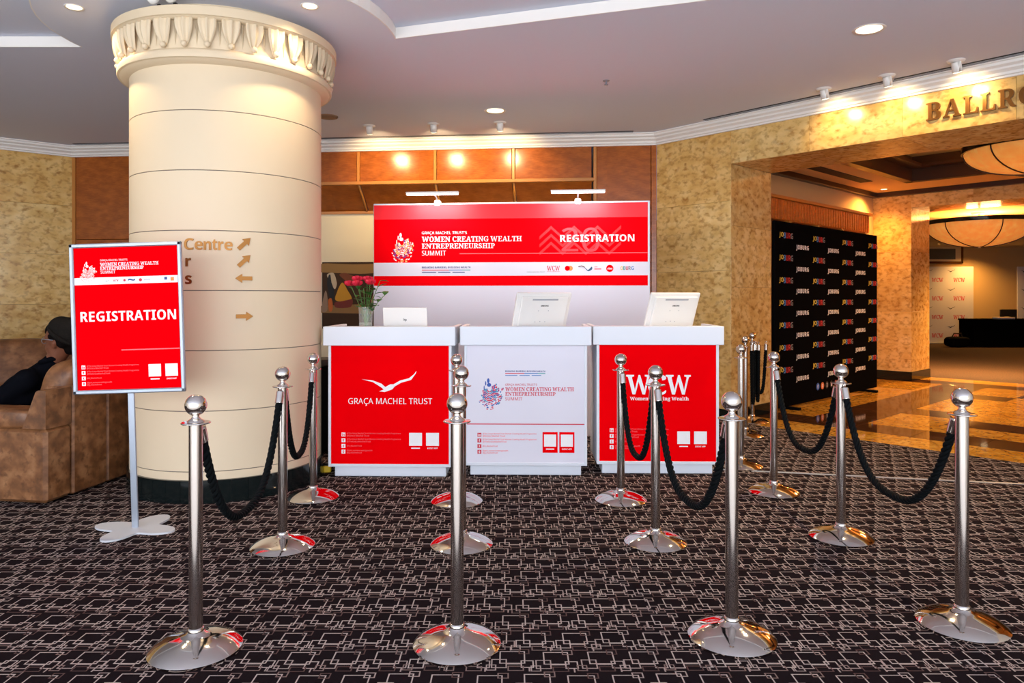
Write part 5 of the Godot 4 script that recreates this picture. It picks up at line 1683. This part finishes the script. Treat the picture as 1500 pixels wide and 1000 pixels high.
func bowl(label: String, at: Vector3, r: float, rim: float, deep: float, top: float, up: float, down: float) -> void:
	var t := thing("bowl_pendant", label, "lamp", Vector3(at.x, 0, at.z), 20.0, "alabaster bowl pendants")
	var st := new_st()
	var line := []
	for k in 13:
		var a := PI / 2 * k / 12.0
		line.append(Vector2(sin(a) * r * 0.98, rim - deep * cos(a)))
	lathe(st, [line], 48)
	var alabaster := textured(ramp_image(fbm(91, 256, 0.02, 4), [[0.2, rgb(236, 150, 64)], [0.6, rgb(250, 186, 100)], [0.9, rgb(255, 214, 140)]]), 1.2, 0.4)
	alabaster.emission_enabled = true
	alabaster.emission = rgb(255, 170, 80)
	alabaster.emission_energy_multiplier = 0.5
	put("lamp_bowl", st, alabaster, t)
	st = new_st()
	lathe(st, [[Vector2(r * 0.97, rim - 0.01), Vector2(r * 1.02, rim - 0.01)], [Vector2(r * 1.02, rim - 0.01), Vector2(r * 1.02, rim + 0.06)], [Vector2(r * 1.02, rim + 0.06), Vector2(r * 0.97, rim + 0.06)], [Vector2(r * 0.97, rim + 0.06), Vector2(r * 0.97, rim - 0.01)]], 48)
	put("rim", st, M.black_tile, t)
	for k in 6:
		st = new_st()
		var pts := []
		for q in line: pts.append(Vector3(cos(TAU * k / 6) * (q.x + 0.006), q.y - 0.004, sin(TAU * k / 6) * (q.x + 0.006)))
		tube(st, pts, 0.009, 5)
		put("rib", st, M.wood_black, t)
	st = new_st()
	tube(st, [Vector3(0, rim - deep - 0.02, 0), Vector3(0, top, 0)], 0.022, 10)
	put("stem", st, M.cream, t)
	st = new_st()
	lathe(st, [[Vector2(0, top - 0.035), Vector2(0.1, top - 0.03), Vector2(0.13, top)]], 24)
	put("canopy", st, M.cream, t)
	var o := OmniLight3D.new()
	o.name = "bowl_light"
	o.light_color = Color(1.0, 0.76, 0.46)
	o.light_energy = 4.0 * up
	o.light_size = 0.25
	o.omni_range = 30.0
	o.omni_attenuation = 2.0
	o.shadow_enabled = true
	t.add_child(o)
	o.position = Vector3(0.1, rim + 0.02, 0)
	spot(t, Vector3(0, rim - deep - 0.06, 0), Vector3(0, -1, 0), 7.0 * down, 84.0, Color(1.0, 0.76, 0.46), 0.3)  # added spot below the bowl, standing in for its downward glow

# ---------------------------------------------------------------- ceiling fittings
func build_ceiling_fittings() -> void:
	# recessed downlights
	var spots := [[2.515, 5.0, LOW, "recessed round downlight at right, nearest the viewer"], [-0.17, 7.175, LOW, "recessed round downlight above the registration backdrop"], [-2.85, 4.62, LOW, "small recessed downlight left of the column's capital"], [-1.31, 4.6, LOW, "small recessed downlight right of the column's capital"]]
	var vest := frame(OPENING, RIGHT_TURN) * Vector3(-0.27, 0, -4.95)
	spots.append([vest.x, -vest.z, 3.0, "tiny recessed downlight before the far marble pier"])
	spots.append([13.1, 19.7, 2.78, "recessed downlight in the far hall, above the black table"])
	spots.append([12.3, 14.6, 2.78, "recessed downlight in the far hall, above the brown carpet"])
	for s in spots:
		var small: bool = absf(s[0] + 2.08) < 1.0 or absf(s[2] - 3.0) < 0.01
		var r := 0.045 if small else 0.085
		var d := thing("downlight", s[3], "lamp", V(s[0], s[2], s[1]), 0.0, "recessed downlights")
		var st := new_st()
		lathe(st, [[Vector2(r, 0.0), Vector2(r * 1.25, -0.006), Vector2(r * 1.3, 0.0)]], 32)
		put("bezel", st, M.white_trim, d)
		st = new_st()
		lathe(st, [[Vector2(0, -0.001), Vector2(r, -0.001)]], 32)
		put("lamp_lens", st, glow(Color(1.0, 0.9, 0.7), 6.0), d)
		spot(d, Vector3(0, -0.02, 0), Vector3(0.25 if s[0] < -2 else -0.25 if small else 0.0, -1, 0), 5.0 if s[2] == 3.0 else 1.6 if small else 9.0, 55.0 if s[2] == LOW else 70.0, Color(1.0, 0.88, 0.7) if s[2] == LOW else Color(1.0, 0.72, 0.36))
	# adjustable spots that wash the wood wall and the beam
	var wall := frame(BL, BACK_TURN)
	var cans := [[-1.57, 7.8, 0, "spot can left of three over the wood wall"], [-0.855, 7.72, 0, "spot can in the middle of three over the wood wall"], [-0.13, 7.65, 0, "spot can right of three over the wood wall"], [2.82, 6.42, 1, "spot can left of three before the ballroom beam"], [3.19, 6.04, 1, "spot can in the middle of three before the ballroom beam"], [3.54, 5.66, 1, "spot can nearest the viewer before the ballroom beam"]]
	for c in cans:
		var aim := Vector3(0.07, -0.42, -1.0) if c[2] == 0 else Vector3(0.739, -0.55, -0.674)
		aim = aim.normalized()
		var t := thing("spot_can", c[3], "lamp", V(c[0], LOW, c[1]), 0.0, "ceiling spot cans")
		var st := new_st()
		lathe(st, [[Vector2(0, -0.012), Vector2(0.06, -0.012), Vector2(0.068, 0.0)]], 24)
		put("rose_plate", st, M.white_trim, t)
		st = new_st()
		var axis := (aim + Vector3(0, -1.2, 0)).normalized()
		tube(st, [Vector3(0, -0.01, 0), Vector3(0, -0.02, 0) + axis * 0.07], 0.036, 16)
		put("can", st, M.plastic, t)
		st = new_st()
		var tipp := Vector3(0, -0.02, 0) + axis * 0.0715
		tube(st, [tipp, tipp + axis * 0.002], 0.03, 16)
		put("lamp_lens", st, glow(Color(1.0, 0.92, 0.76), 5.0), t)
		spot(t, tipp + axis * 0.02, aim, 1.8 if c[2] == 0 else 0.75, 52.0, Color(1.0, 0.86, 0.62))
	for k in 2:
		var a := deg_to_rad([-15.5, -5.9][k])
		var t := thing("capital_spot", ["small round white lamp on top of the capital, left one", "small round white lamp on top of the capital, right one"][k], "lamp", V(COL.x + sin(a) * 0.725, 3.142, COL.y - cos(a) * 0.725), rad_to_deg(a), "lamps on the capital")
		var st := new_st()
		lathe(st, [[Vector2(0.0, 0.0), Vector2(0.03, 0.0)], [Vector2(0.03, 0.0), Vector2(0.036, 0.008), Vector2(0.036, 0.03), Vector2(0.03, 0.038)], [Vector2(0.03, 0.038), Vector2(0.0, 0.038)]], 24, Transform3D(Basis(Vector3.RIGHT, deg_to_rad(60.0)), Vector3(0, 0.034, -0.005)))
		put("lamp_head", st, M.plastic, t)
		obj("bracket", boxmesh(Vector3(-0.012, 0.0, -0.05), Vector3(0.012, 0.03, -0.03)), M.dark_plastic, t)
	# sprinklers, round speaker grille, air slots
	for s in [[0.82, 6.18, "small sprinkler head in the middle of the lower ceiling"], [3.28, 6.15, "small sprinkler head beside the beam spots"]]:
		var t := thing("sprinkler", s[2], "sprinkler", V(s[0], LOW, s[1]), 0.0, "sprinkler heads")
		var st := new_st()
		lathe(st, [[Vector2(0, -0.008), Vector2(0.028, -0.006), Vector2(0.03, 0)]], 16)
		lathe(st, [[Vector2(0.008, -0.008), Vector2(0.008, -0.035), Vector2(0.018, -0.037), Vector2(0.0, -0.04)]], 12)
		put("head", st, M.alu, t)
	var sp := thing("ceiling_speaker", "round brown speaker grille in the ceiling right of the column", "speaker", V(-1.92, LOW, 7.4))
	var st2 := new_st()
	lathe(st2, [[Vector2(0, -0.008), Vector2(0.075, -0.01)], [Vector2(0.075, -0.01), Vector2(0.1, -0.012), Vector2(0.105, 0.0)]], 32)
	put("grille", st2, mat(rgb(150, 120, 96), 0.7), sp)
	var slots := [[wall, 0.15, 1.95, "air slot in the ceiling left of the column"], [wall, 3.2, 6.95, "long air slot in the ceiling over the wood wall"], [frame(BR, RIGHT_TURN), 0.75, 5.0, "long air slot in the ceiling along the ballroom beam"]]
	for s in slots:
		var f: Transform3D = s[0]
		var t := thing("air_slot", s[3], "vent", f * Vector3(0, LOW, 0.0), 0.0, "linear air slots")
		t.transform = f * Transform3D(Basis(), Vector3(0, LOW - 0.001, 0))
		obj("slot", boxmesh(Vector3(s[1], -0.002, 0.145), Vector3(s[2], 0.0, 0.225), 0.0), M.dark_slot, t)
		for k in 2:
			obj("blade", boxmesh(Vector3(s[1], -0.005, 0.165 + 0.025 * k), Vector3(s[2], -0.0005, 0.172 + 0.025 * k), 0.0), M.plastic_grey, t)

func spot(parent: Node, at: Vector3, aim: Vector3, energy: float, angle: float, c: Color, size := 0.05) -> void:
	var l := SpotLight3D.new()
	l.name = "lamp_light"
	l.light_color = c
	l.light_energy = energy
	l.spot_angle = angle
	l.spot_angle_attenuation = 0.8
	l.spot_range = 20.0
	l.spot_attenuation = 2.0
	l.light_size = size
	l.shadow_enabled = true
	parent.add_child(l)
	l.position = at
	var z := -aim.normalized()
	var x := Vector3.UP.cross(z) if absf(z.y) < 0.99 else Vector3.RIGHT.cross(z).cross(z)
	x = x.normalized()
	l.basis = Basis(x, z.cross(x), z)
